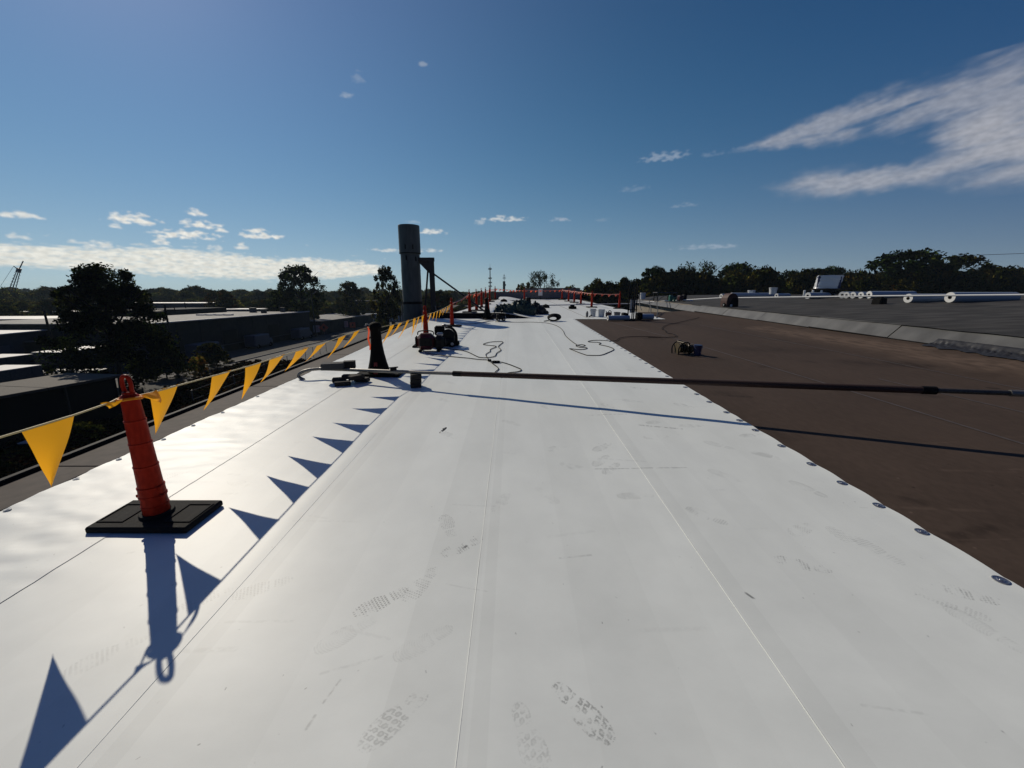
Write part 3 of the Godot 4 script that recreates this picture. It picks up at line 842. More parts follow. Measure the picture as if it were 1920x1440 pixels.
func build_pipe() -> void:
	M.galv = noisy(Color(.13, .125, .115), Color(.24, .235, .22), 0.05, 0.45, Vector3(1, 1, 1), 0.0, 71)
	M.galv.metallic = 0.5
	M.galv_dark = noisy(Color(.025, .023, .021), Color(.07, .066, .06), 0.05, 0.55, Vector3(1, 1, 1), 0.0, 73)
	M.rust = noisy(Color(.015, .0055, .0035), Color(.040, .0145, .009), 0.06, 0.8, Vector3(1.5, 1.5, 1.5), 0.2, 72)
	var a := Vector3(-3.0, .191, -6.965); var b := Vector3(5.409, .543, -4.126)
	var d := (b - a) / 8.409
	var at := func(x: float) -> Vector3: return a + d * (x + 3.0) - a
	var o := thing("long_pipe", "long pole with a rust-brown middle lying across the white and brown roofs", "pipe", a)
	part("gray_pipe", tubem([at.call(-3.45), at.call(-.84)], .029, 12), M.galv, o)
	part("rusty_sleeve", tubem([at.call(-.86), at.call(2.0), at.call(4.66)], .041, 14), M.rust, o)
	part("thin_pipe", tubem([at.call(4.6), at.call(7.2), at.call(10.6)], .028, 12), M.galv_dark, o)
	part("coupling", tubem([at.call(-.93), at.call(-.79)], .043, 14), M.black, o)
	part("coupling", tubem([at.call(4.6), at.call(4.72)], .046, 14), M.black, o)
	part("coupling", tubem([at.call(5.3), at.call(5.4)], .036, 12), M.galv, o)
	var e: Vector3 = at.call(-3.45)
	part("bent_end", tubem(smooth_path([e, e + Vector3(-.18, -.01, .05), e + Vector3(-.30, -.05, .09), e + Vector3(-.34, -.12, .10), e + Vector3(-.24, -.17, .12)], 4), .027, 10), M.galv, o)
	part("clamp", boxm(at.call(-1.98) + Vector3(0, .04, 0), Vector3(.10, .05, .06), .008), M.black, o)
	part("clamp_bolt", tubem([at.call(-1.98) + Vector3(-.08, .06, 0), at.call(-1.98) + Vector3(.08, .075, 0)], .011, 6), M.black, o)
	# bricks that carry it
	M.brick = noisy(Color(.008, .007, .0065), Color(.022, .02, .018), 0.12, 0.85, Vector3(2, 2, 2), 0.3, 74, 4, false)
	M.block = noisy(Color(.05, .05, .049), Color(.085, .085, .082), 0.1, 0.9, Vector3(2, 2, 2), 0.3, 75, 4, false)
	var st1 := thing("pipe_support", "dark stacked block under the pole, standing on the membrane seam", "block", Vector3(-1.585, .006, -6.49), .3)
	for k in 3:
		part("brick", boxm(Vector3(.006 * (k - 1), .036 + k * .074, .004 * k), Vector3(.17, .072, .20 - .01 * k), .008), M.brick, st1)
	var bl := thing("concrete_block", "gray concrete block lying on the pole at its bent end", "block", Vector3(-3.12, .215, -6.93), .28)
	part("block_body", boxm(Vector3(0, .055, .03), Vector3(.36, .11, .19), .008), M.block, bl)
	part("block_rib", boxm(Vector3(.26, .045, -.08), Vector3(.20, .13, .14), .008), M.brick, bl)
	var n := 0
	for q in [["lowest dark brick under the bent end of the pole, nearest the camera", [-2.82, .012, 6.55], .35], ["dark brick leaning behind the lowest one under the bent end of the pole", [-2.98, .012, 6.80], .25], ["dark brick at the right end of the pile under the pole", [-2.60, .012, 6.83], -.2], ["dark brick lying on top of the pile under the pole", [-2.78, .082, 6.74], .1], ["short dark brick in the middle of the pile under the pole", [-2.64, .082, 6.70], .9]]:
		var bk := MeshInstance3D.new()
		bk.name = numbered("brick")
		bk.mesh = boxm(Vector3(0, .036, 0), Vector3(.25 - .03 * (n % 2), .070, .115), .007)
		bk.material_override = M.brick
		add_child(bk)
		bk.transform = RT * Transform3D(Basis(Vector3.UP, q[2]), v3(q[1]))
		tag(bk, q[0], "brick", "dark bricks under the pole")
		n += 1

func wheel(parent: Node3D, at: Vector3, r: float, w: float, axis_turn := 0.0) -> void:
	var B := Basis(Vector3.UP, axis_turn) * Basis(Vector3.BACK, PI / 2.0)
	var t := part("wheel", lathem([Vector2(r * .45, -w * .5), Vector2(r * .92, -w * .5), Vector2(r, -w * .3), Vector2(r, w * .3), Vector2(r * .92, w * .5), Vector2(r * .45, w * .5)], 18), M.black, parent, Transform3D(B, at))
	part("rim", lathem([Vector2(0, -w * .4), Vector2(r * .46, -w * .42), Vector2(r * .46, w * .42), Vector2(0, w * .4)], 14), M.steel, t)

func generator(label: String, at: Vector3, turn: float, cat := "generator") -> Node3D:
	M.red = mat(.05, .004, .005, 0.4)
	M.dark = mat(.008, .008, .0085, 0.6)
	M.dark.metallic_specular = 0.3
	var o := thing("generator", label, cat, at, turn)
	part("housing", boxm(Vector3(-.06, .24, 0), Vector3(.46, .40, .42), .11), M.red, o)
	part("end_panel", boxm(Vector3(-.295, .24, 0), Vector3(.03, .26, .30), .01), M.dark, o)
	part("control_panel", boxm(Vector3(-.05, .25, .205), Vector3(.30, .20, .02), .006), M.dark, o)
	for k in 3: part("outlet", lathem([Vector2(.028, 0), Vector2(.028, .012), Vector2(0, .012)], 12, Transform3D(Basis(Vector3.RIGHT, PI / 2), Vector3(-.15 + k * .09, .25, .214))), M.black, o)
	part("engine", boxm(Vector3(.26, .21, 0), Vector3(.26, .36, .38), .09), M.dark, o)
	part("pull_starter", lathem([Vector2(.12, 0), Vector2(.11, .03), Vector2(.05, .05), Vector2(0, .05)], 18, Transform3D(Basis(Vector3.BACK, -PI / 2), Vector3(.385, .22, 0))), M.black, o)
	part("exhaust", boxm(Vector3(.28, .40, -.08), Vector3(.16, .09, .16), .025), M.steel, o)
	part("handle", tubem(smooth_path([Vector3(-.24, .42, .12), Vector3(-.22, .50, .12), Vector3(-.06, .52, .12), Vector3(.12, .50, .12), Vector3(.14, .42, .12)], 4), .014, 8), M.dark, o)
	part("fuel_cap", lathem([Vector2(.035, .42), Vector2(.035, .455), Vector2(0, .46)], 14, Transform3D(Basis(), Vector3(-.05, 0, -.06))), M.black, o)
	for s in [-1.0, 1.0]:
		for k in [-.2, .24]: part("foot", boxm(Vector3(k, .025, s * .14), Vector3(.09, .05, .08), .012), M.black, o)
	return o

func heap(called: String, label: String, cat: String, at: Vector3, size: Vector3, m: Material, sd: float, group := "") -> Node3D:
	var o := thing(called, label, cat, at, 0.0, group)
	part("cloth", sheet(36, 18, func(u, v):
		var a: float = u * TAU; var t: float = v * PI * .5
		var r: float = 1.0 + .55 * noise.get_noise_3d(cos(a) * 6.0 + sd, sin(a) * 6.0, t * 5.0) + .25 * noise.get_noise_3d(cos(a) * 22.0, sin(a) * 22.0 + sd, t * 16.0)
		return Vector3(cos(a) * cos(t) * size.x, maxf(sin(t) * size.y, 0.0), sin(a) * cos(t) * size.z) * r, null, Vector3.UP), m, o)
	return o

func cord(label: String, pts: Array, r := .009, m: Material = null) -> Node3D:
	var base := Vector3(pts[0][0], .016, -pts[0][1])
	var p := []
	for q in pts: p.append(Vector3(q[0], (brown_y(q[0], q[1]) + .026) if q[0] > 2.95 and q[1] < 18.5 else .017 + lumps(q[0], q[1]), -q[1]) - base)
	var o := thing("power_cord", label, "cord", base)
	part("cable", tubem(smooth_path(p, 5), r, 6), m if m else M.black, o)
	return o

func bucket(label: String, at: Vector3, r: float, h: float, m: Material, on_roof := true, lid := true, group := "") -> Node3D:
	var o := thing("bucket", label, "bucket", at, 0.0, group, on_roof)
	part("body", lathem([Vector2(r * .86, 0), Vector2(r * .97, h * .86), Vector2(r * 1.05, h * .865), Vector2(r * 1.05, h * .92), Vector2(r, h * .93), Vector2(r * 1.02, h), Vector2(r * .93, h), Vector2(r * .9, h * .8), Vector2(0, h * .78)], 24), m, o)
	if lid: part("lid", lathem([Vector2(r * 1.06, h * .96), Vector2(r * 1.06, h * 1.02), Vector2(r * .9, h * 1.03), Vector2(0, h * 1.02)], 24), m, o)
	var p := []
	for k in 13:
		var a := PI * k / 12.0
		p.append(Vector3(cos(a) * r * 1.07, h * .88 - sin(a) * h * .32, sin(a) * r * .45 + r * .25))
	part("handle", tubem(p, .006, 5), M.steel, o)
	return o

func roll(label: String, at: Vector3, length: float, r: float, turn: float, on_roof := false, group := "membrane rolls on the grey roof") -> Node3D:
	var o := thing("membrane_roll", label, "membrane roll", at, turn, group, on_roof)
	var X := Transform3D(Basis(Vector3.RIGHT, -PI / 2.0), Vector3(0, r, 0))
	part("wrapped_sheet", lathem([Vector2(r * .32, 0), Vector2(r * .97, 0), Vector2(r, .02), Vector2(r, length - .02), Vector2(r * .97, length), Vector2(r * .32, length)], 26, X), M.wrap, o)
	part("end_face", lathem([Vector2(r * .34, -.004), Vector2(r * .96, -.004)], 26, X), M.roll_end, o)
	part("core", lathem([Vector2(r * .33, length * .98), Vector2(r * .33, -.012), Vector2(r * .27, -.012), Vector2(r * .27, .3), Vector2(0, .3)], 18, X), M.cardboard, o)
	return o

func build_tools() -> void:
	M.white_pl = mat(.62, .63, .63, 0.35)
	M.blue = mat(.012, .018, .07, 0.35)
	M.wrap = mat(.30, .36, .42, 0.35)
	M.roll_end = mat(.72, .72, .69, 0.6)
	M.cardboard = mat(.05, .04, .03, 0.8)
	M.green = noisy(Color(.006, .022, .018), Color(.020, .055, .045), 0.08, 0.55, Vector3(2, 2, 2), 0.0, 81, 4, false)
	M.darkcloth = noisy(Color(.010, .010, .012), Color(.030, .030, .034), 0.08, 0.7, Vector3(2, 2, 2), 0.0, 82, 4, false)
	var g := generator("dark red generator on the white roof in front of an orange post", v3([-2.08, .006, 10.05]), .12)
	# the black compressor beside it
	var c := thing("air_compressor", "black engine compressor with a curved roll bar, right of the red generator", "compressor", v3([-1.80, .006, 10.85]), .1)
	part("tank", tubem([Vector3(-.26, .14, .12), Vector3(-.23, .14, .12), Vector3(.23, .14, .12), Vector3(.26, .14, .12)], [.06, .12, .12, .06], 16), M.dark, c)
	part("tank", tubem([Vector3(-.26, .14, -.12), Vector3(-.23, .14, -.12), Vector3(.23, .14, -.12), Vector3(.26, .14, -.12)], [.06, .12, .12, .06], 16), M.dark, c)
	part("engine", boxm(Vector3(-.13, .42, 0), Vector3(.26, .24, .26), .03), M.black, c)
	part("cooling_fin", boxm(Vector3(.06, .34, 0), Vector3(.12, .16, .20), .02), M.dark, c)
	part("pulley_guard", lathem([Vector2(.17, 0), Vector2(.17, .06), Vector2(.14, .08), Vector2(0, .08)], 20, Transform3D(Basis(Vector3.RIGHT, PI / 2), Vector3(.10, .30, .10))), M.dark, c)
	part("roll_bar", tubem(smooth_path([Vector3(.02, .50, .12), Vector3(.16, .49, .12), Vector3(.25, .42, .12), Vector3(.31, .30, .12), Vector3(.32, .10, .12)], 4), .02, 8), M.black, c)
	part("roll_bar", tubem(smooth_path([Vector3(.02, .50, -.12), Vector3(.16, .49, -.12), Vector3(.25, .42, -.12), Vector3(.31, .30, -.12), Vector3(.32, .10, -.12)], 4), .02, 8), M.black, c)
	part("fuel_pipe", tubem(smooth_path([Vector3(-.08, .53, 0), Vector3(-.02, .58, .02), Vector3(.06, .56, .02), Vector3(.05, .48, .02)], 4), .012, 6), M.steel, c)
	for s in [-1.0, 1.0]: wheel(c, Vector3(-.16, .09, s * .25), .09, .05, PI / 2)
	for s in [-1.0, 1.0]: wheel(c, Vector3(.20, .09, s * .25), .09, .05, PI / 2)
	var k := thing("seam_probe", "small black hand tool standing on its foot, right of the compressor", "tool", v3([-1.52, .006, 10.9]))
	part("head", boxm(Vector3(-.01, .33, 0), Vector3(.11, .10, .08), .03), M.dark, k)
	part("stem", tubem([Vector3(0, .30, 0), Vector3(-.01, .10, 0)], .022, 8), M.black, k)
	part("foot", boxm(Vector3(.02, .07, 0), Vector3(.16, .13, .12), .03), M.dark, k)
	# cords
	cord("black cord looped on the white roof from the generator to a plug near the pole", [[-1.74,10.35],[-1.46,10.21],[-1.13,9.90],[-.88,9.38],[-.74,9.11],[-.56,9.06],[-.40,9.24],[-.37,9.66],[-.28,10.12],[-.36,10.62],[-.33,10.98],[-.26,11.44],[-.33,11.61],[-.61,11.52],[-.79,11.13],[-.70,10.95],[-.42,10.72],[-.55,10.21],[-.54,9.90],[-.62,9.49],[-.55,9.01],[-.50,8.71],[-.40,8.35],[-.27,7.89],[-.32,7.55],[-.36,7.2]])
	var cb := cord("black cord from under the generator through a plug, bent back under the pole", [[-2.09,9.66],[-1.75,9.43],[-1.35,9.16],[-1.01,9.01],[-.76,8.86],[-.55,8.79],[-.45,8.66],[-.35,8.51],[-.23,8.53],[-.05,8.26],[.10,7.97],[.18,7.77],[.12,7.58],[-.09,7.44],[-.2,7.1]])
	part("plug", boxm(v3([-.34, .03, 8.5]) - Vector3(-2.09, .016, -9.66), Vector3(.17, .05, .06), .015), M.black, cb)
	part("plug", boxm(v3([-.49, .03, 8.68]) - Vector3(-2.09, .016, -9.66), Vector3(.08, .045, .05), .012), M.black, cb)
	cord("black cord from the coiled hose down the white roof into a flat loop", [[1.41,17.04],[1.66,16.36],[1.79,15.39],[1.79,14.23],[1.71,12.97],[1.72,11.84],[1.77,11.01],[1.85,10.72],[1.98,10.87],[1.90,11.03],[1.72,10.83],[1.78,10.55],[1.95,10.49],[1.88,10.28],[1.69,10.18],[1.48,10.33],[1.54,10.07],[1.62,9.75],[1.75,9.37]])
	cord("dark cord that winds from the white roof edge onto the brown roof", [[1.75,9.37],[2.06,9.37],[2.33,9.73],[2.59,10.21],[2.55,10.66],[2.39,11.03],[2.49,11.28],[2.42,11.44],[2.21,11.51],[2.21,11.66],[2.39,11.84],[2.66,11.84],[2.86,11.71],[3.05,11.84],[3.28,12.34],[3.59,12.65],[4.03,12.73],[4.66,12.62]])
	cord("dark cord snaking up the brown roof to the grey flashing", [[4.23,12.57],[4.73,12.57],[5.11,12.70],[5.29,13.05],[5.34,13.48],[5.25,13.57],[5.29,13.94],[5.48,14.53],[5.48,14.84],[5.75,15.51],[6.24,16.36],[6.96,17.18],[8.11,18.55],[9.24,19.97],[9.9,21.0]])
	cord("thin cord lying between the welder robot and the coiled hose", [[-.72,17.6],[-.3,17.35],[.3,17.3],[.8,17.38],[1.41,17.04]])
	cord("thin cord crossing the chimney's shadow to the dark heap", [[-3.2,17.4],[-2.4,17.2],[-1.7,16.6],[-1.2,17.4],[-.8,18.0]], .008)
	# black coil
	var h := thing("hose_coil", "black hose coiled and standing up on the white roof, left of the brown corner", "hose", v3([1.82, .006, 17.9]), .1)
	for i in 6:
		var ring := []
		for j in 24:
			var a := TAU * j / 24.0
			ring.append(Vector3(cos(a) * (.29 - .022 * i) + .05 - i * .02, .165 - .008 * i + sin(a) * (.145 - .010 * i), -.10 + i * .04 + sin(a) * .06))
		part("hose_turn", tubem(ring, .026, 6, true), M.black, h)
	part("hose_tail", tubem(smooth_path([Vector3(-.2, .06, .05), Vector3(-.34, .03, .1), Vector3(-.45, .02, .15)], 4), .02, 6), M.black, h)
	# the heap in the middle
	heap("tarp_heap", "left dark green crumpled tarp of the heap in the middle distance", "tarp", v3([-.42, .004, 20.0]), Vector3(.50, .52, .4), M.green, 1.0)
	heap("tarp_heap", "middle dark green crumpled tarp, the tallest of the heap", "tarp", v3([.40, .004, 21.0]), Vector3(.78, .66, .45), M.green, 5.0)
	heap("tool_bag", "black bag at the right end of the dark heap, its flap raised", "bag", v3([1.20, .004, 22.0]), Vector3(.60, .50, .4), M.darkcloth, 9.0)
	heap("tool_bag", "small black bag between the black cone and the green tarp", "bag", v3([-.82, .004, 19.3]), Vector3(.22, .22, .2), M.darkcloth, 13.0)
	var ct := thing("tool_cart", "dark cart with a flat top standing behind the green tarps", "cart", v3([.72, .004, 22.9]), .15)
	part("tray", boxm(Vector3(0, .62, 0), Vector3(.62, .10, .42), .02), M.darkcloth, ct)
	part("box_on_tray", boxm(Vector3(.18, .74, 0), Vector3(.24, .20, .30), .02), M.dark, ct)
	for s in [[-.26, -.17], [.26, -.17], [-.26, .17], [.26, .17]]: part("leg", tubem([Vector3(s[0], .10, s[1]), Vector3(s[0], .60, s[1])], .018, 6), M.dark, ct)
	for s in [-1.0, 1.0]: wheel(ct, Vector3(s * .28, .10, .18), .10, .05)
	var bx := thing("gray_box", "plain gray box right of the dark heap on the white roof", "box", v3([1.66, .006, 23.6]), .08)
	part("box_body", boxm(Vector3(0, .11, 0), Vector3(.46, .21, .30), .01), M.parapet, bx)
	part("box_lid", boxm(Vector3(0, .225, 0), Vector3(.48, .025, .32), .006), M.block, bx)
	# welding robot
	var w := thing("welding_robot", "black wheeled seam welder on the white roof in front of the dark heap", "welder", v3([-.50, .006, 18.0]), .2)
	part("chassis", boxm(Vector3(0, .12, 0), Vector3(.36, .10, .24), .02), M.dark, w)
	part("blower", tubem([Vector3(-.10, .26, 0), Vector3(.12, .26, 0), Vector3(.20, .22, 0)], [.07, .07, .03], 14), M.black, w)
	part("motor", boxm(Vector3(-.12, .22, .06), Vector3(.14, .14, .12), .02), M.dark, w)
	part("nozzle", tubem([Vector3(.20, .22, 0), Vector3(.24, .08, .02)], .018, 8), M.steel, w)
	part("steering_pole", tubem([Vector3(-.02, .18, 0), Vector3(.06, .42, 0)], .014, 8), M.dark, w)
	part("control_box", boxm(Vector3(.05, .42, 0), Vector3(.14, .06, .09), .012), M.black, w)
	for s in [[-.12, .13], [.12, .13], [-.12, -.13], [.12, -.13]]: wheel(w, Vector3(s[0], .07, s[1]), .07, .045, PI / 2)
	# dark weights further out
	var rb := thing("rubber_weight", "black rounded weight on the white roof, straight right of the tool bag", "weight", v3([2.23, .006, 27.3]))
	part("dome", lathem([Vector2(.26, 0), Vector2(.26, .06), Vector2(.22, .16), Vector2(.12, .21), Vector2(0, .22)], 20), M.tar, rb)
	part("grip", tubem([Vector3(-.06, .21, 0), Vector3(0, .25, 0), Vector3(.06, .21, 0)], .015, 6), M.tar, rb)
	var rb2 := thing("rubber_block", "black square weight with a raised top, in front of the right row of posts", "weight", v3([3.85, .006, 26.2]))
	part("slab", boxm(Vector3(0, .08, 0), Vector3(.46, .16, .36), .02), M.tar, rb2)
	part("top_lump", boxm(Vector3(-.02, .20, 0), Vector3(.28, .10, .24), .04), M.tar, rb2)
	copy(rb, "small black weight near the far posts, left end of the upper level", v3([-.6, .22, 30.5]), .5)
	var tb := thing("timber_stack", "flat stack of dark timbers behind the tool cart near the far parapet", "timber", v3([.55, .006, 33.2]))
	for i in 3: part("timber", boxm(Vector3(.05 * i, .09 + .06 * (i % 2), -.14 + .14 * i), Vector3(1.75, .14, .13), .01), M.rust, tb)
	var wb := thing("white_board", "small white board standing upright at the far parapet", "board", v3([2.75, .006, 40.2]), .05)
	part("panel", boxm(Vector3(0, .68, 0), Vector3(.40, .64, .03), .005), M.white_pl, wb)
	part("stake", boxm(Vector3(0, .22, -.02), Vector3(.05, .44, .03), .004), M.edge, wb)
	# bracing frame next to the chimney
	M.beam = noisy(Color(.014, .012, .011), Color(.035, .029, .026), 0.05, 0.6, Vector3(1, 1, 1), 0.0, 84)
	var f := thing("bracing_frame", "dark steel bracing frame that ties the chimney to the roof", "steel frame", v3([-3.95, 0, 20.2]))
	var colm := st()
	box(colm, Vector3(.10, .5, .09), Vector3(.22, 4.6, .02), .003); box(colm, Vector3(.10, .5, -.09), Vector3(.22, 4.6, .02), .003); box(colm, Vector3(.10, .5, 0), Vector3(.02, 4.6, .16), .003)
	part("column", done(colm), M.beam, f)
	part("top_arm", boxm(Vector3(-.22, 2.71, 0), Vector3(.92, .18, .16), .008), M.beam, f)
	part("gusset", done(prism(st(), [Vector2(-.55, 2.62), Vector2(.2, 2.62), Vector2(.2, 1.95), Vector2(-.05, 2.1)], .03)), M.beam, f)
	part("inner_brace", tubem([Vector3(-.08, 2.2, .05), Vector3(-.32, .3, .05), Vector3(-.4, -1.2, .05)], .045, 8), M.beam, f)
	part("long_strut", tubem([Vector3(.18, 2.05, 0), Vector3(1.65, 1.03, .35), Vector3(3.05, .02, .7)], .042, 8), M.beam, f)
	part("short_post", boxm(Vector3(.42, -.4, .3), Vector3(.09, 1.7, .09), .005), M.beam, f)
	part("short_brace", tubem([Vector3(.2, .55, .1), Vector3(.5, -1.0, .2)], .022, 6), M.galv, f)
	# --- things at the corner where the brown roof ends
	M.pail = mat(.50, .53, .55, 0.4)
	bucket("left one of two pale pails standing at the far corner of the brown roof", v3([4.02, .008, 20.4]), .15, .37, M.pail)
	bucket("right one of two pale pails standing at the far corner of the brown roof", v3([4.40, .008, 20.2]), .155, .36, M.pail)
	bucket("small gray-blue bucket between the red can and the black rack", v3([5.20, .008, 20.3]), .16, .22, M.parapet, true, false)
	var bo := thing("caulk_bottle", "small gray bottle with a tool beside it, left of the two pale pails", "bottle", v3([3.68, .008, 20.1]))
	part("body", lathem([Vector2(.06, 0), Vector2(.06, .20), Vector2(.03, .25), Vector2(.03, .28), Vector2(0, .285)], 14), M.parapet, bo)
	part("tool", boxm(Vector3(.17, .05, 0), Vector3(.16, .05, .06), .015, Basis(Vector3.BACK, .5)), M.dark, bo)
	var rc := thing("fuel_can", "dark red can lying beside the right pale pail", "can", v3([4.72, .008, 20.1]), .2)
	part("body", boxm(Vector3(0, .12, 0), Vector3(.24, .22, .18), .04), M.red, rc)
	part("handle", tubem(smooth_path([Vector3(-.02, .22, 0), Vector3(.04, .30, 0), Vector3(.14, .26, 0), Vector3(.16, .1, 0)], 4), .02, 8), M.dark, rc)
	part("spout", tubem([Vector3(-.08, .22, 0), Vector3(-.14, .28, 0)], .016, 8), M.dark, rc)
	var rk := thing("hoist_rack", "black steel rack with tall uprights among the blue rolls", "rack", v3([5.42, 0, 18.6]))
	for s in [[-.16, 0, 1.52], [.02, .02, 1.05], [.11, -.02, 1.45], [.20, 0, 1.6]]: part("upright", tubem([Vector3(s[0], 0, s[1]), Vector3(s[0], s[2], s[1])], .027, 8), M.black, rk)
	for yy in [.46, .92, 1.2]: part("crossbar", tubem([Vector3(-.20, yy, 0), Vector3(.24, yy, 0)], .016, 6), M.black, rk)
	part("foot_plate", boxm(Vector3(0, .02, 0), Vector3(.75, .04, .5), .008), M.black, rk)
	part("weight", boxm(Vector3(-.32, .17, 0), Vector3(.20, .30, .4), .03), M.tar, rk)
	part("weight", boxm(Vector3(.36, .17, 0), Vector3(.20, .30, .4), .03), M.tar, rk)
	part("white_panel", boxm(Vector3(.06, .62, -.12), Vector3(.24, .62, .02), .004), M.roll_end, rk)
	roll("short pale blue roll lying left of the black rack on the brown roof", v3([4.28, .0, 18.3]), 1.0, .11, PI * .5 + PI + .12, true, "")
	roll("short pale blue roll lying right of the black rack on the brown roof", v3([5.72, .0, 18.7]), .75, .13, PI * 1.5 + .1, true, "")
	# ropes from the rack to the grey roof
	var rp := thing("rope_bundle", "slack ropes running from the rack up to the green pump on the grey roof", "rope", v3([6.6, .01, 19.6]))
	for q in [[[0, 0, 0], [.9, .25, -2.6], [2.0, .55, -6.2], [3.4, .75, -8.5]], [[.25, 0, .2], [1.2, .15, -2.4], [2.4, .5, -6.0], [3.7, .75, -8.4]], [[-.1, .3, -1.0], [.1, .45, -2.0], [.5, .9, -3.5], [1.2, .9, -6.0]]]:
		var pp := []
		for e in q: pp.append(Vector3(e[0], e[1], e[2]))
		part("strand", tubem(smooth_path(pp, 5), .022, 6), M.beam, rp)
	# --- yellow reel and blue bucket on the brown roof
	M.amber = mat(.085, .060, .024, 0.55)
	var y := thing("cable_reel", "yellow and black cable reel standing alone on the brown roof", "cable reel", v3([4.15, -.012, 9.75]), .25)
	part("frame", tubem(smooth_path([Vector3(-.20, 0, .13), Vector3(-.21, .16, .13), Vector3(-.12, .27, .13), Vector3(.06, .27, .13), Vector3(.10, .0, .13)], 4), .015, 8), M.black, y)
	part("frame", tubem(smooth_path([Vector3(-.20, 0, -.13), Vector3(-.21, .16, -.13), Vector3(-.12, .27, -.13), Vector3(.06, .27, -.13), Vector3(.10, .0, -.13)], 4), .015, 8), M.black, y)
	part("drum", lathem([Vector2(.0, -.11), Vector2(.13, -.11), Vector2(.13, -.085), Vector2(.085, -.085), Vector2(.085, .085), Vector2(.13, .085), Vector2(.13, .11), Vector2(0, .11)], 22, Transform3D(Basis(Vector3.BACK, PI / 2), Vector3(-.06, .145, 0))), M.amber, y)
	for i in 5:
		var rg := []
		for j in 18:
			var a := TAU * j / 18.0
			rg.append(Vector3(-.06 - .07 + i * .035, .145 + sin(a) * .10, cos(a) * .10))
		part("cable_turn", tubem(rg, .017, 6, true), M.amber if i % 2 else M.black, y)
	part("motor", boxm(Vector3(.17, .12, 0), Vector3(.16, .20, .22), .04), M.amber, y)
	part("motor_cap", boxm(Vector3(.26, .11, 0), Vector3(.05, .14, .16), .03), M.black, y)
	part("grip", tubem([Vector3(-.08, .285, -.13), Vector3(-.08, .285, .13)], .018, 8), M.amber, y)
	bucket("dark blue bucket beside the yellow cable reel on the brown roof", v3([4.42, -.012, 9.55]), .09, .24, M.blue)

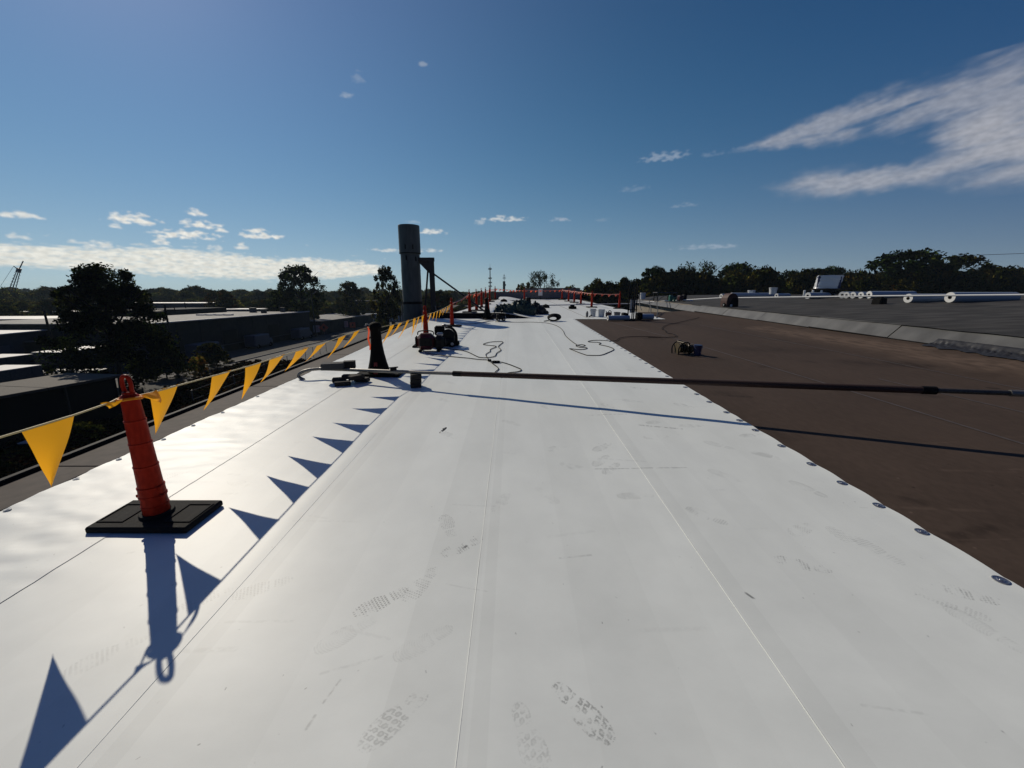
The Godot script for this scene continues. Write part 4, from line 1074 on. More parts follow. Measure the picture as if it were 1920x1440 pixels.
func build_gray_roof_things() -> void:
	M.rusty = mat(.045, .014, .011, 0.7)
	# red hooded cart
	var o := thing("hooded_cart", "dark red cart with an arched hood on the edge of the grey roof", "cart", on_gray(10.75, 20.4), .1, "", false)
	var hood := []
	for k in 9:
		var a := PI * k / 8.0
		hood.append(Vector2(cos(a) * .30, .30 + sin(a) * .36))
	hood.append(Vector2(-.30, 0)); hood.append(Vector2(.30, 0))
	part("hood", done(prism(st(), hood, .5)), M.rusty, o)
	part("opening", done(prism(st(), [Vector2(.27, .04), Vector2(.24, .36), Vector2(.08, .44), Vector2(-.06, .42), Vector2(-.22, .04)], .02, Transform3D(Basis(), Vector3(.04, 0, .262)))), M.black, o)
	part("white_foot", boxm(Vector3(-.08, .07, .30), Vector3(.10, .12, .06), .02), M.white_pl, o)
	for s in [-1.0, 1.0]: wheel(o, Vector3(s * .33, .10, .1), .10, .05)
	# table frame with the green pump and red can
	var t := thing("work_table", "low dark table with a pale top at the left end of the grey roof", "table", on_gray(10.95, 29.6), .1, "", false)
	part("table_top", boxm(Vector3(0, .56, 0), Vector3(1.55, .06, .7), .01), M.flash, t)
	for s in [[-.7, -.28], [.7, -.28], [-.7, .28], [.7, .28]]: part("leg", boxm(Vector3(s[0], .26, s[1]), Vector3(.06, .54, .06), .008), M.dark, t)
	part("shelf", boxm(Vector3(.5, .20, 0), Vector3(.5, .34, .5), .02), M.dark, t)
	M.teal = mat(.03, .16, .11, 0.4)
	var gp := thing("green_pump", "green pump in front of the low table on the grey roof", "pump", on_gray(10.75, 28.0), 0.0, "", false)
	part("body", boxm(Vector3(0, .22, 0), Vector3(.22, .40, .25), .04), M.teal, gp)
	part("arm", boxm(Vector3(.22, .26, 0), Vector3(.24, .12, .18), .03), M.teal, gp)
	part("leg", boxm(Vector3(.26, .12, 0), Vector3(.10, .24, .16), .02), M.teal, gp)
	var rg := thing("red_machine", "small dark red machine right of the green pump on the grey roof", "machine", on_gray(11.25, 27.6), .2, "", false)
	part("body", boxm(Vector3(0, .22, 0), Vector3(.34, .34, .3), .05), M.red, rg)
	part("front_disc", lathem([Vector2(.11, 0), Vector2(.10, .03), Vector2(0, .03)], 16, Transform3D(Basis(Vector3.RIGHT, PI / 2), Vector3(-.08, .26, .15))), M.rusty, rg)
	part("engine", boxm(Vector3(.28, .26, 0), Vector3(.24, .36, .28), .04), M.dark, rg)
	for s in [-.12, .2]: part("foot", boxm(Vector3(s, .03, .1), Vector3(.06, .08, .06), .01), M.black, rg)
	heap("white_bag", "small pale bag lying right of the dark red machine", "bag", RT.affine_inverse() * on_gray(11.75, 27.4), Vector3(.22, .12, .15), M.roll_end, 20.0)
	bucket("white pail standing alone left of the low table on the grey roof", on_gray(10.55, 33.4), .22, .50, M.white_pl, false)
	bucket("white pail behind the left pale rolls on the grey roof", on_gray(17.2, 29.8), .24, .46, M.white_pl, false)
	bucket("white pail standing on the right end of the left pale rolls", on_gray(17.55, 27.9) + Vector3(0, .22, 0), .24, .42, M.white_pl, false)
	# rolls, in three groups
	for r in [["long pale roll at the front of the left group on the grey roof", [15.45, 29.2], 3.3, .19, -1.45], ["short pale roll at the left end of the left group on the grey roof", [14.95, 29.6], 1.0, .16, -1.3], ["pale roll right of the long one in the left group, under a pail", [17.5, 27.4], 1.2, .14, -1.2]]:
		roll(r[0], on_gray(r[1][0], r[1][1]), r[2], r[3], r[4])
	for r in [["pale roll under the wrapped pallet, its round end turned to the camera", [17.5, 24.5], 2.2, .19, -1.2], ["first of the row of white roll ends, left of a gap", [18.9, 23.7], 2.4, .19, -1.1], ["second of the row of white roll ends, right of the gap", [18.98, 23.5], 2.4, .18, -1.25], ["third of the row of white roll ends on the grey roof", [19.1, 23.2], 2.4, .18, -1.3], ["fourth of the row of white roll ends on the grey roof", [19.25, 22.85], 2.4, .18, -1.4], ["rightmost of the row of white roll ends, its long side showing", [19.4, 22.5], 2.6, .2, -1.5]]:
		roll(r[0], on_gray(r[1][0], r[1][1]), r[2], r[3], r[4])
	roll("left one of the two pale rolls lying apart at the right of the grey roof", on_gray(17.55, 18.3), 2.6, .20, -1.42)
	roll("right one of the two pale rolls lying apart at the right of the grey roof", on_gray(18.55, 17.5), 3.0, .22, -1.5)
	# wrapped pallet
	var p := thing("wrapped_pallet", "tilted bundle in white film on a dark stack, highest thing on the grey roof", "pallet", on_gray(19.35, 25.6), -.55, "", false)
	part("dark_stack", boxm(Vector3(-.35, .22, 0), Vector3(1.5, .42, 1.1), .03), M.dark, p)
	part("board", boxm(Vector3(.25, .48, 0), Vector3(1.9, .05, 1.3), .01), M.edge, p)
	M.film = mat(.66, .67, .68, 0.22)
	var wrapm := sheet(20, 14, func(u, v):
		var a: float = u * TAU
		var q := Vector2(cos(a), sin(a))
		var m := maxf(absf(q.x), absf(q.y))
		q = q / m
		return Vector3(q.x * .62 + .12 * v, .52 + v * .78 + .02 * noise.get_noise_2d(u * 60.0, v * 60.0), q.y * .5) + Vector3(q.x, 0, q.y) * .04 * noise.get_noise_2d(u * 90.0, v * 90.0), null, Vector3.RIGHT)
	part("film_wrap", wrapm, M.film, p)
	part("bundle", boxm(Vector3(.06, .9, 0), Vector3(1.16, .74, .92), .03, Basis(Vector3.BACK, 0)), M.blue, p)
	part("film_top", sheet(6, 6, func(u, v): return Vector3(lerpf(-.62, .62, u) + .12, 1.30 + .03 * noise.get_noise_2d(u * 30.0, v * 30.0), lerpf(-.5, .5, v))), M.film, p)
	for k in 3: part("white_post", boxm(Vector3(-1.1 + k * .42, .22, .62), Vector3(.12, .42, .1), .03), M.white_pl, p)
	# white service pipe on its support
	var sp := thing("service_pipe", "long thin white pipe running low across the grey roof in front of the rolls", "pipe", Vector3(15.9, gray_y(15.9, 17.5), -17.5), 0.0, "", false)
	var pp := []
	for q in [[1.6, -.66, 29.3], [5.0, -.62, 30.5], [9.0, -.58, 31.8], [9.9, -.46, 30.8], [12.5, -.12, 25.0], [15.9, .0, 17.5], [17.5, .04, 13.9], [20.5, .1, 7.3]]: pp.append(Vector3(q[0], EYE + q[1], -q[2]) - sp.position)
	part("pipe_run", tubem(pp, .035, 8), M.roll_end, sp)
	var sb := thing("pipe_stand", "dark block standing on the grey roof under the thin white pipe", "stand", on_gray(16.3, 18.3), .4, "", false)
	part("block", done(prism(st(), [Vector2(-.30, 0), Vector2(.30, 0), Vector2(.26, .26), Vector2(-.22, .26)], .3)), M.tar, sb)
	part("saddle", boxm(Vector3(.02, .29, 0), Vector3(.20, .05, .2), .01), M.black, sb)

# ---------------------------------------------------------------- trees
func crown(sd: int, clumps: int, leaves: int, leaf: float, kind: int, tint: Array) -> ArrayMesh:
	# a crown one unit high and about one wide, standing on y = 0: clumps of leaf-sized faces with gaps between
	var r := RandomNumberGenerator.new()
	r.seed = sd
	var V := PackedVector3Array(); var N := PackedVector3Array(); var C := PackedColorArray(); var I := PackedInt32Array()
	for c in clumps:
		var t := r.randf()
		var w := 0.0
		match kind:
			0: w = sqrt(maxf(0.0, 1.0 - pow(absf(t - .42) / .6, 2.0)))     # broad round
			1: w = sqrt(maxf(0.0, 1.0 - pow(absf(t - .35) / .67, 2.2))) * .9  # taller
			2: w = sqrt(maxf(0.0, 1.0 - pow(absf(t - .62) / .55, 2.0)))     # open, umbrella-like
			_: w = pow(maxf(0.0, 1.0 - t), .5)                         # bush or cone
		var a := r.randf() * TAU
		var d := w * .42 * pow(r.randf(), .38)
		if kind == 2 and r.randf() < .25: d = w * .5
		var o := Vector3(cos(a) * d, .06 + t * .88, sin(a) * d)
		var cr := r.randf_range(.055, .115) * (1.25 if kind == 2 else 1.0)
		if r.randf() < .22:
			cr *= .55
			o += Vector3(cos(a), .5, sin(a)) * .05
		var base: Color = tint[r.randi() % tint.size()]
		var lum := r.randf_range(.7, 1.35)
		for k in leaves:
			var q := Vector3(r.randfn(), r.randfn(), r.randfn()).normalized() * cr * pow(r.randf(), .45)
			q.y *= .8
			var p := o + q
			var n := (Vector3(r.randfn(), r.randfn() + .5, r.randfn()) + q.normalized() * .7).normalized()
			var e := n.cross(Vector3(r.randfn(), r.randfn(), r.randfn())).normalized()
			var f := n.cross(e)
			var s := leaf * r.randf_range(.6, 1.3)
			var b := V.size()
			V.append(p - e * s); V.append(p + f * s * .55); V.append(p + e * s); V.append(p - f * s * .55)
			var col := Color(base.r * lum, base.g * lum, base.b * lum) * r.randf_range(.75, 1.3)
			for m in 4:
				N.append(n); C.append(col)
			I.append_array([b, b + 2, b + 1, b, b + 3, b + 2])
	var arr := []
	arr.resize(Mesh.ARRAY_MAX)
	arr[Mesh.ARRAY_VERTEX] = V; arr[Mesh.ARRAY_NORMAL] = N; arr[Mesh.ARRAY_COLOR] = C; arr[Mesh.ARRAY_INDEX] = I
	var m := ArrayMesh.new()
	m.add_surface_from_arrays(Mesh.PRIMITIVE_TRIANGLES, arr)
	return m

func trunk_mesh(sd: int, n: int, spread: float, kind: int) -> ArrayMesh:
	# from y = 0 at the ground to 1 at the top of the tree
	var r := RandomNumberGenerator.new()
	r.seed = sd
	var s := st()
	var top := .8 if kind != 2 else .6
	tube(s, [Vector3(0, -.02, 0), Vector3(.004, .12, 0), Vector3(.01, .3, .006), Vector3(.0, .5, .01), Vector3(.01, top, 0)], [.030, .022, .017, .011, .004], 7)
	for k in n:
		var h := r.randf_range(.2, .62)
		var a := TAU * k / n + r.randf()
		var L := r.randf_range(.6, 1.0) * spread
		var rise := r.randf_range(.14, .34)
		tube(s, [Vector3(0, h, 0), Vector3(cos(a) * L * .4, h + rise * .5, sin(a) * L * .4), Vector3(cos(a + .3) * L, h + rise, sin(a + .3) * L)], [.010, .006, .002], 5)
	return done(s)

var crowns := []
var trunks := []
func tree(called: String, label: String, at: Vector3, h: float, w: float, kind: int, turn: float, group := "", low := .18) -> Node3D:
	var o := thing(called, label, "tree" if called.ends_with("tree") else "bush", at, turn, group, false)
	var k: int = kind % trunks.size()
	part("trunk", trunks[k], M.bark, o, Transform3D(Basis.from_scale(Vector3(h * .9, h, h * .9)), Vector3.ZERO))
	part("crown", crowns[kind], M.leaf, o, Transform3D(Basis.from_scale(Vector3(w, h * (1.0 - low), w)), Vector3(0, h * low, 0)))
	return o

func gp(x: float, z: float) -> Vector3:
	return Vector3(x, GROUND, -z)

func scatter(called: String, label: String, cat: String, mesh: Mesh, places: Array, m: Material) -> void:
	var mm := MultiMesh.new()
	mm.transform_format = MultiMesh.TRANSFORM_3D
	mm.mesh = mesh
	mm.instance_count = places.size()
	for i in places.size(): mm.set_instance_transform(i, places[i])
	var o := MultiMeshInstance3D.new()
	o.name = numbered(called)
	o.multimesh = mm
	o.material_override = m
	add_child(o)
	tag(o, label, cat, "", "stuff")

func build_trees() -> void:
	M.leaf = back(mat(4.7, 4.6, 3.2, 0.6), Color(1, 1, .8))
	M.leaf.vertex_color_use_as_albedo = true
	M.leaf.metallic_specular = 0.3
	M.weed = back(mat(1.5, 1.45, 1.3, .7), Color(1, 1, .8))
	M.weed.vertex_color_use_as_albedo = true
	M.bark = noisy(Color(.03, .024, .018), Color(.07, .058, .045), 0.05, 0.9, Vector3(1, .3, 1), 0.0, 91)
	var g := [Color(.022, .038, .012), Color(.030, .050, .014), Color(.040, .055, .016), Color(.018, .034, .012)]
	var olive := [Color(.055, .060, .016), Color(.040, .052, .016), Color(.070, .062, .018), Color(.03, .042, .014)]
	var russet := [Color(.075, .050, .016), Color(.060, .058, .018), Color(.045, .05, .016), Color(.085, .045, .014)]
	crowns = [crown(1, 185, 140, .0130, 3, [Color(.018, .032, .011), Color(.028, .043, .013), Color(.040, .050, .015), Color(.014, .028, .011)]), crown(2, 138, 70, .023, 0, g), crown(3, 122, 70, .023, 1, olive), crown(4, 78, 70, .021, 2, g), crown(5, 150, 60, .027, 3, olive), crown(6, 124, 70, .024, 0, russet), crown(7, 130, 55, .027, 0, olive)]
	for i in 5: trunks.append(trunk_mesh(20 + i, 11, .36, 2 if i == 3 else 0))
	# --- left
	tree("poplar_tree", "big dark leafy tree at the left, rising behind the nearest orange post", gp(-33.2, 33.6), 11.2, 10.8, 0, .4, "", .05)
	tree("broad_tree", "round dark tree at the right end of the long warehouse roof", gp(-49.5, 97.0), 15.6, 12.5, 1, 1.2, "", .12)
	tree("tall_tree", "slim upright tree just left of the gray chimney", gp(-22.8, 75.0), 13.8, 6.6, 2, .2, "", .10)
	tree("olive_tree", "yellowish tree between the round dark tree and the slim tree", gp(-47.0, 120.0), 12.6, 9.0, 6, 2.2)
	tree("low_tree", "low dark tree left of the round dark tree, behind the warehouse roof", gp(-66.0, 118.0), 10.0, 9.0, 1, 3.0)
	tree("brown_tree", "brownish tree right of the dark blue far building", gp(-88.0, 125.0), 10.5, 10.0, 5, .9)
	tree("brown_tree", "small brownish tree seen through the bracing frame's long strut", gp(-17.0, 96.0), 10.0, 9.0, 5, 2.0)
	tree("low_tree", "low bushy tree in the gap between chimney and bracing frame", gp(-24.0, 118.0), 8.6, 8.0, 6, .5)
	tree("shrub", "dark rounded shrub below the warehouse wall, above the yellow flags", gp(-36.6, 48.8), 3.0, 5.2, 4, .3, "", .02)
	tree("shrub", "lower dark shrub between the big tree and the rounded shrub", gp(-36.5, 42.0), 3.0, 4.4, 4, 2.3, "", .02)
	tree("autumn_shrub", "small golden shrub in front of the dark rounded shrub", gp(-32.6, 41.5), 2.5, 2.0, 5, 1.0, "", .02)
	tree("weed_shrub", "leafy weed bush by the roof edge, right of the nearest big flag", gp(-24.2, 21.6), 1.6, 2.4, 6, .6, "", .0)
	tree("weed_shrub", "leafy weed bush by the roof edge, left of the nearest big flag", gp(-25.0, 19.2), 1.1, 2.2, 6, 2.6, "", .0)
	# --- centre and right, beyond the roofs
	tree("open_tree", "airy dark tree in the middle, above the white board on the parapet", gp(8.2, 110.0), 15.2, 7.2, 3, .3)
	tree("broad_tree", "low spreading tree left of the airy tree in the middle", gp(3.6, 112.0), 12.2, 7.6, 5, 1.1)
	tree("low_tree", "small olive tree under the brick stack's right side", gp(.4, 118.0), 9.6, 6.0, 6, 2.9)
	tree("olive_tree", "yellow-green tree just right of the far right corner of the white roof", gp(15.4, 74.0), 11.6, 5.6, 2, 1.3)
	tree("olive_tree", "small yellow-green tree over the bunched red flags", gp(12.6, 76.0), 9.6, 4.4, 6, .3)
	tree("dark_tree", "dark narrow tree behind the black rack", gp(21.0, 78.0), 12.0, 6.1, 4, .3)
	tree("tall_tree", "tall dark tree right of the black rack", gp(27.6, 80.0), 14.1, 8.1, 1, 2.2)
	tree("brown_tree", "low reddish tree behind the low dark table", gp(33.0, 82.0), 11.4, 7.6, 5, 1.7)
	tree("open_tree", "sparse tree with an open top left of the densest dark trees", gp(37.6, 85.0), 15.5, 7.8, 3, 2.0)
	tree("dense_tree", "dense dark tree behind the red hooded cart", gp(44.6, 83.0), 15.0, 10.5, 1, .8)
	tree("dense_tree", "dense dark tree right of the one behind the hooded cart", gp(51.0, 84.0), 13.9, 10.0, 2, 2.8)
	tree("dense_tree", "dark tree above the left group of rolls", gp(56.0, 84.0), 13.6, 8.5, 1, 4.0)
	tree("dark_tree", "dark tree left of the wrapped pallet", gp(57.6, 80.0), 13.7, 9.3, 2, .1)
	tree("dark_tree", "tree directly behind the wrapped pallet", gp(61.2, 80.0), 14.1, 10.5, 1, 1.9)
	tree("olive_tree", "olive tree right of the wrapped pallet", gp(62.5, 76.0), 12.9, 8.5, 5, 3.3)
	tree("great_tree", "largest and tallest tree on the right, above the row of roll ends", gp(70.5, 75.0), 16.6, 17.1, 1, .5)
	tree("great_tree", "second large tree, right of the tallest one", gp(80.0, 74.0), 15.7, 13.4, 2, 1.4)
	tree("great_tree", "dark tree filling the gap under the second large tree", gp(77.5, 73.0), 13.1, 11.0, 1, 2.4)
	tree("brown_tree", "russet tree under the left side of the tallest tree", gp(64.5, 70.0), 11.4, 9.0, 5, .2)
	tree("low_tree", "low olive tree at the far right, first after the second large tree", gp(85.5, 72.0), 10.8, 10.2, 6, .9)
	tree("low_tree", "low olive tree at the far right, middle of three", gp(90.5, 71.0), 10.8, 10.2, 5, 2.1)
	tree("low_tree", "low olive tree at the right edge of the photo", gp(97.0, 71.0), 11.2, 11.0, 6, 3.7)
	# --- masses that nobody could count
	var r := RandomNumberGenerator.new()
	r.seed = 12
	var P := []
	for i in 170:
		var x := lerpf(10.0, 135.0, i / 170.0)
		var z := 82.0 - .08 * x + r.randf_range(-6, 8)
		var h := r.randf_range(10.8, 13.4) * lerpf(.82, 1.04, clampf((x - 14.0) / 20.0, 0.0, 1.0))
		P.append(Transform3D(Basis(Vector3.UP, r.randf() * TAU).scaled(Vector3(r.randf_range(7, 11), h, r.randf_range(7, 11))), Vector3(x, GROUND - .3, -z)))
	scatter("woodland_understory", "dark undergrowth filling the gaps below the trees on the right", "undergrowth", crowns[6], P, M.leaf)
	P = []
	for i in 900:
		var a := deg_to_rad(lerpf(-66.0, 30.0, r.randf()))
		var d := r.randf_range(230.0, 620.0)
		var h := 8.2 + d * .0075 + r.randf_range(-2.5, 2.5) + 2.0 * noise.get_noise_1d(rad_to_deg(a) * 4.0)
		if r.randf() < .05: h += 3.0
		P.append(Transform3D(Basis(Vector3.UP, r.randf() * TAU).scaled(Vector3(r.randf_range(9, 17), h, r.randf_range(9, 17))), Vector3(sin(a) * d, GROUND - .2, -cos(a) * d)))
	for i in 360:
		var a := deg_to_rad(lerpf(-60.0, 10.0, r.randf()))
		var d := r.randf_range(150.0, 230.0)
		if a < deg_to_rad(-36.0) and a > deg_to_rad(-47.0) and d < 190.0: continue
		P.append(Transform3D(Basis(Vector3.UP, r.randf() * TAU).scaled(Vector3(r.randf_range(6, 10), r.randf_range(4.5, 8.0), r.randf_range(6, 10))), Vector3(sin(a) * d, GROUND - .2, -cos(a) * d)))
	scatter("distant_woods", "long low belt of far trees along the skyline", "woods", crowns[6], P, M.leaf)
	# weeds on the ground beside the building
	var s := []
	for i in 5200:
		var z := r.randf_range(13.0, 50.0)
		var x := -12.5 - z * .22 - r.randf() * 10.0
		if noise.get_noise_2d(x * 2.0, z * 2.0) < -.15: continue
		var h := r.randf_range(.3, 1.1)
		s.append(Transform3D(Basis(Vector3.UP, r.randf() * TAU).scaled(Vector3(h * 1.4, h, h * 1.4)), Vector3(x, GROUND - .05, -z)))
	scatter("weeds", "tangle of green and brown weeds on the ground below the yellow flags", "weeds", crown(15, 14, 16, .09, 3, [Color(.05, .055, .016), Color(.08, .06, .022), Color(.035, .05, .014), Color(.10, .085, .03), Color(.07, .03, .014)]), s, M.weed)

# ---------------------------------------------------------------- the yard and the town on the left
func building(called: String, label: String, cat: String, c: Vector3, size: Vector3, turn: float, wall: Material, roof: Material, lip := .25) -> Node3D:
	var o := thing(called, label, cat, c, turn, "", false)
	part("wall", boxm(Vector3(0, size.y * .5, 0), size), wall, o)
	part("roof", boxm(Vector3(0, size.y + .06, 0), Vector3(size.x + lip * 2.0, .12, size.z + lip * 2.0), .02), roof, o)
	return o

func trailer(label: String, at: Vector3, L: float, turn: float, m: Material, roofm: Material, text := "") -> Node3D:
	# runs from its rear doors (at the origin) towards +z
	var o := thing("box_trailer", label, "trailer", at, turn, "", false)
	part("cargo_box", boxm(Vector3(0, 2.45, L * .5), Vector3(2.5, 2.7, L), .03), m, o)
	part("roof_sheet", boxm(Vector3(0, 3.825, L * .5), Vector3(2.56, .05, L + .04), .01), roofm, o)
	part("bottom_rail", boxm(Vector3(1.27, 1.06, L * .5), Vector3(.05, .16, L), .01), M.dark, o)
	for k in int(L / 1.2): part("side_post", boxm(Vector3(1.262, 2.45, .6 + k * 1.2), Vector3(.03, 2.6, .06), .006), m, o)
	for k in [1.2, 2.4]:
		for s in [-1.0, 1.0]: wheel(o, Vector3(s * 1.0, .5, k), .5, .35, 0.0)
	for s in [-1.0, 1.0]: part("door", boxm(Vector3(s * .62, 2.45, -.02), Vector3(1.2, 2.55, .05), .01), m, o)
	if text:
		var t := TextMesh.new()
		var f := SystemFont.new()
		f.font_names = PackedStringArray(["Droid Sans"])
		f.font_weight = 700
		t.font = f
		t.text = text
		t.font_size = 64
		t.pixel_size = .0155
		t.depth = .02
		var mi := part("lettering", t, M.letter, o, Transform3D(Basis(Vector3.UP, PI / 2.0), Vector3(1.285, 1.75, L * .5 - 1.0)))
		mi.rotation.y = PI / 2.0
	return o

func build_yard() -> void:
	M.ground = noisy(Color(.022, .021, .018), Color(.055, .050, .042), 0.02, 0.95, Vector3(.05, .05, .05), 0.0, 101)
	setting("ground", sheet(8, 8, func(u, v): return Vector3(lerpf(-1800, 1800, u), GROUND - .02, lerpf(400, -2400, v))), M.ground, false)
	M.asphalt = noisy(Color(.035, .034, .033), Color(.060, .058, .055), 0.02, 0.9, Vector3(.2, .2, .2), 0.0, 102)
	setting("road", sheet(2, 2, func(u, v): return Vector3(lerpf(-36.0, -22.0, u), GROUND + .004, lerpf(-48.0, -130.0, v))), M.asphalt, false)
	setting("yard_pavement", sheet(2, 2, func(u, v): return Vector3(lerpf(-90.0, -36.2, u), GROUND + .004, lerpf(-8.0, -52.0, v))), M.asphalt, false)
	M.kerb = mat(.16, .16, .15, .9)
	setting("road_kerb", boxm(Vector3(-36.1, GROUND + .06, -90.0), Vector3(.2, .14, 78.0), .02), M.kerb, false)
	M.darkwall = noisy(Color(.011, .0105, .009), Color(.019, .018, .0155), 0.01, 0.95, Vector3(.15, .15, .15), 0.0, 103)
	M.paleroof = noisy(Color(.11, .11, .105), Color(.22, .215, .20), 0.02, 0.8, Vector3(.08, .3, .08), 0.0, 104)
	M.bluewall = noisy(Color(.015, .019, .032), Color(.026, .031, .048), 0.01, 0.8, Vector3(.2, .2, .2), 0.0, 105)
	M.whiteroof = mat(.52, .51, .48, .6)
	M.navy = mat(.05, .055, .08, .5)
	M.letter = mat(.008, .01, .018, .6)
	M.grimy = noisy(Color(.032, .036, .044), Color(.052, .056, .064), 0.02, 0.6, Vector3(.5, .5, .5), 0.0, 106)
	# the long warehouse, its wall parallel to our roof
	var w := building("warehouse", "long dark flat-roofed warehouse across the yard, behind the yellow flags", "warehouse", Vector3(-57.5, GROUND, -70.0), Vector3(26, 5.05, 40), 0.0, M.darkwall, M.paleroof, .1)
	part("parapet_cap", boxm(Vector3(13.05, 5.18, 0), Vector3(.35, .14, 40.2), .02), M.whiteroof, w)
	for k in 10: part("wall_panel", boxm(Vector3(13.03, 2.7, -18 + k * 4.0), Vector3(.06, 4.5, 3.95), .015), M.darkwall, w)
	part("loading_door", boxm(Vector3(13.05, 1.7, -6.0), Vector3(.08, 3.2, 3.2), .02), M.black, w)
	part("loading_door", boxm(Vector3(13.05, 1.7, 6.0), Vector3(.08, 3.2, 3.2), .02), M.black, w)
	part("base_rail", boxm(Vector3(13.09, 1.1, 0), Vector3(.1, .12, 39.6), .02), M.grimy, w)
	var n := 0
	for q in [[4, 5.12, -15, 1.0, .9], [8, 5.12, -12, .8, .7], [2, 5.12, 6, 1.3, 1.0], [-5, 5.12, -3, 1.6, .9], [9, 5.12, -17, .7, .9], [-2, 5.12, 15, 1.2, .8]]:
		var rv := part("roof_vent", boxm(Vector3(q[0], q[1] + q[4] * .5, q[2]), Vector3(q[3], q[4], q[3]), .05), M.dark if n % 2 else M.grimy, w)
		part("vent_cap", boxm(Vector3(q[0], q[1] + q[4] + .06, q[2]), Vector3(q[3] * 1.25, .12, q[3] * 1.25), .03), M.dark, rv)
		n += 1
	for k in 4: part("skylight", boxm(Vector3(3 + k * 1.6, 5.25, 2.0 - 4.0), Vector3(1.2, .3, 1.0), .05), M.whiteroof, w)
	part("roof_step", boxm(Vector3(-8, 5.6, -8), Vector3(9, 1.0, 20), .05), M.darkwall, w)
	# low building beyond, with signs
	var lb := building("low_building", "low dark building beyond the warehouse with two pairs of signs on its wall", "building", Vector3(-49.5, GROUND, -108.0), Vector3(14, 2.9, 34), 0.0, M.darkwall, M.paleroof, .1)
	for k in 8: part("wall_panel", boxm(Vector3(7.03, 1.4, -15 + k * 4.2), Vector3(.06, 2.6, 4.1), .015), M.darkwall, lb)
	M.signw = mat(.34, .37, .37, .6)
	M.signo = mat(.55, .075, .03, .5)
	for q in [["white notice sign on the dark wall, left of the orange diamond", "notice_sign", Vector3(-42.9, GROUND + 1.45, -89.5), 0], ["orange diamond sign on the dark wall right of the warehouse corner", "diamond_sign", Vector3(-41.3, GROUND + 1.7, -89.5), 1], ["white notice sign on the dark wall, left of the red square sign", "notice_sign", Vector3(-42.2, GROUND + 1.5, -103.5), 0], ["red square sign on the dark wall, rightmost of the four signs", "square_sign", Vector3(-40.4, GROUND + 1.3, -103.5), 2]]:
		var sg := thing(q[1], q[0], "sign", q[2], .45, "", false)
		part("post", boxm(Vector3(0, -.7, -.06), Vector3(.08, 1.6, .06), .01), M.galv, sg)
		if q[3] == 0:
			part("board", boxm(Vector3.ZERO, Vector3(1.25, 1.5, .05), .01), M.signw, sg)
			for k in 5: part("text_line", boxm(Vector3(0, .45 - k * .22, .028), Vector3(.8 - .1 * (k % 2), .07, .006)), M.grimy, sg)
		else:
			var B := Basis(Vector3.BACK, PI / 4 if q[3] == 1 else 0.0)
			part("board", boxm(Vector3.ZERO, Vector3(1.35, 1.35, .05), .01, B), M.signo, sg)
			part("symbol", boxm(Vector3(0, 0, .03), Vector3(.35, .35, .008), .0, B), M.black, sg)
			part("symbol", boxm(Vector3(0, .3, .03), Vector3(.2, .12, .008), .0), M.black, sg)
	# row of pale trailers behind the low building
	for k in 5:
		var tr := thing("storage_container", ["leftmost pale container of the row behind the low dark building", "second pale container of the row behind the low dark building", "middle pale container of the row behind the low dark building", "fourth pale container of the row behind the low dark building", "rightmost pale container of the row, next to the slim upright tree"][k], "container", Vector3(-60.5 + k * 6.7, GROUND, -140.0), 0.0, "pale containers behind the low building", false)
		part("box_body", boxm(Vector3(0, 1.35, 0), Vector3(6.2, 2.6, 2.5), .03), M.signw, tr)
		for j in 6: part("rib", boxm(Vector3(-2.6 + j * 1.04, 1.35, 1.26), Vector3(.5, 2.4, .05), .01), M.grimy, tr)
	# the far two-tone building
	var bb := building("blue_building", "far low building with a navy wall and pale roof edge, right of the big tree", "building", Vector3(-110.0, GROUND, -132.0), Vector3(30, 6.3, 16), .12, M.bluewall, M.whiteroof, .15)
	part("gray_wall_section", boxm(Vector3(1.0, 3.0, 8.05), Vector3(9, 5.6, .12), .02), M.grimy, bb)
	for k in 4: part("white_bar", boxm(Vector3(9.5 + .9 * k, 3.6, 8.1), Vector3(.18, 3.0, .08), .01, Basis(Vector3.BACK, .5 - .3 * k)), M.whiteroof, bb)
	for k in 3: part("white_bar", boxm(Vector3(12.5, 2.4 + k, 8.1), Vector3(2.4, .2, .08), .01), M.whiteroof, bb)
	for q in [["white car parked left in front of the navy wall", -112.0], ["white car parked right in front of the navy wall", -106.5], ["white car parked under the gray wall section of the navy building", -99.5]]:
		var cr := thing("parked_car", q[0], "car", Vector3(q[1], GROUND, -112.0), .1, "", false)
		part("body", boxm(Vector3(0, .62, 0), Vector3(4.3, .62, 1.8), .12), M.whiteroof, cr)
		part("cabin", boxm(Vector3(-.1, 1.15, 0), Vector3(2.2, .55, 1.55), .18), M.navy, cr)
		for s in [[-1.35, .85], [1.35, .85], [-1.35, -.85], [1.35, -.85]]: wheel(cr, Vector3(s[0], .33, s[1]), .33, .2, PI / 2)
	# scattered far roofs
	var far_ones := [["far pale flat roof just above the warehouse, right of its middle", Vector3(-83, GROUND, -118), Vector3(22, 4.8, 9)], ["far long building low behind the round dark tree", Vector3(-66, GROUND, -190), Vector3(40, 5.2, 12)], ["far white building seen through the bracing frame", Vector3(-30, GROUND, -175), Vector3(46, 4.2, 10)], ["far pale roof left of the slim upright tree", Vector3(-55, GROUND, -168), Vector3(16, 6.6, 10)],
		["far pale roof under the crane, left of the big tree", Vector3(-128, GROUND, -116), Vector3(26, 4.3, 14)], ["far gray building under the brick stack", Vector3(-8, GROUND, -215), Vector3(30, 5.0, 12)], ["low far roof left of the big tree, below the tree belt", Vector3(-92, GROUND, -78), Vector3(26, 4.4, 12)]]
	for q in far_ones: building("far_building", q[0], "building", q[1], q[2], .1, M.grimy, M.whiteroof, .1)
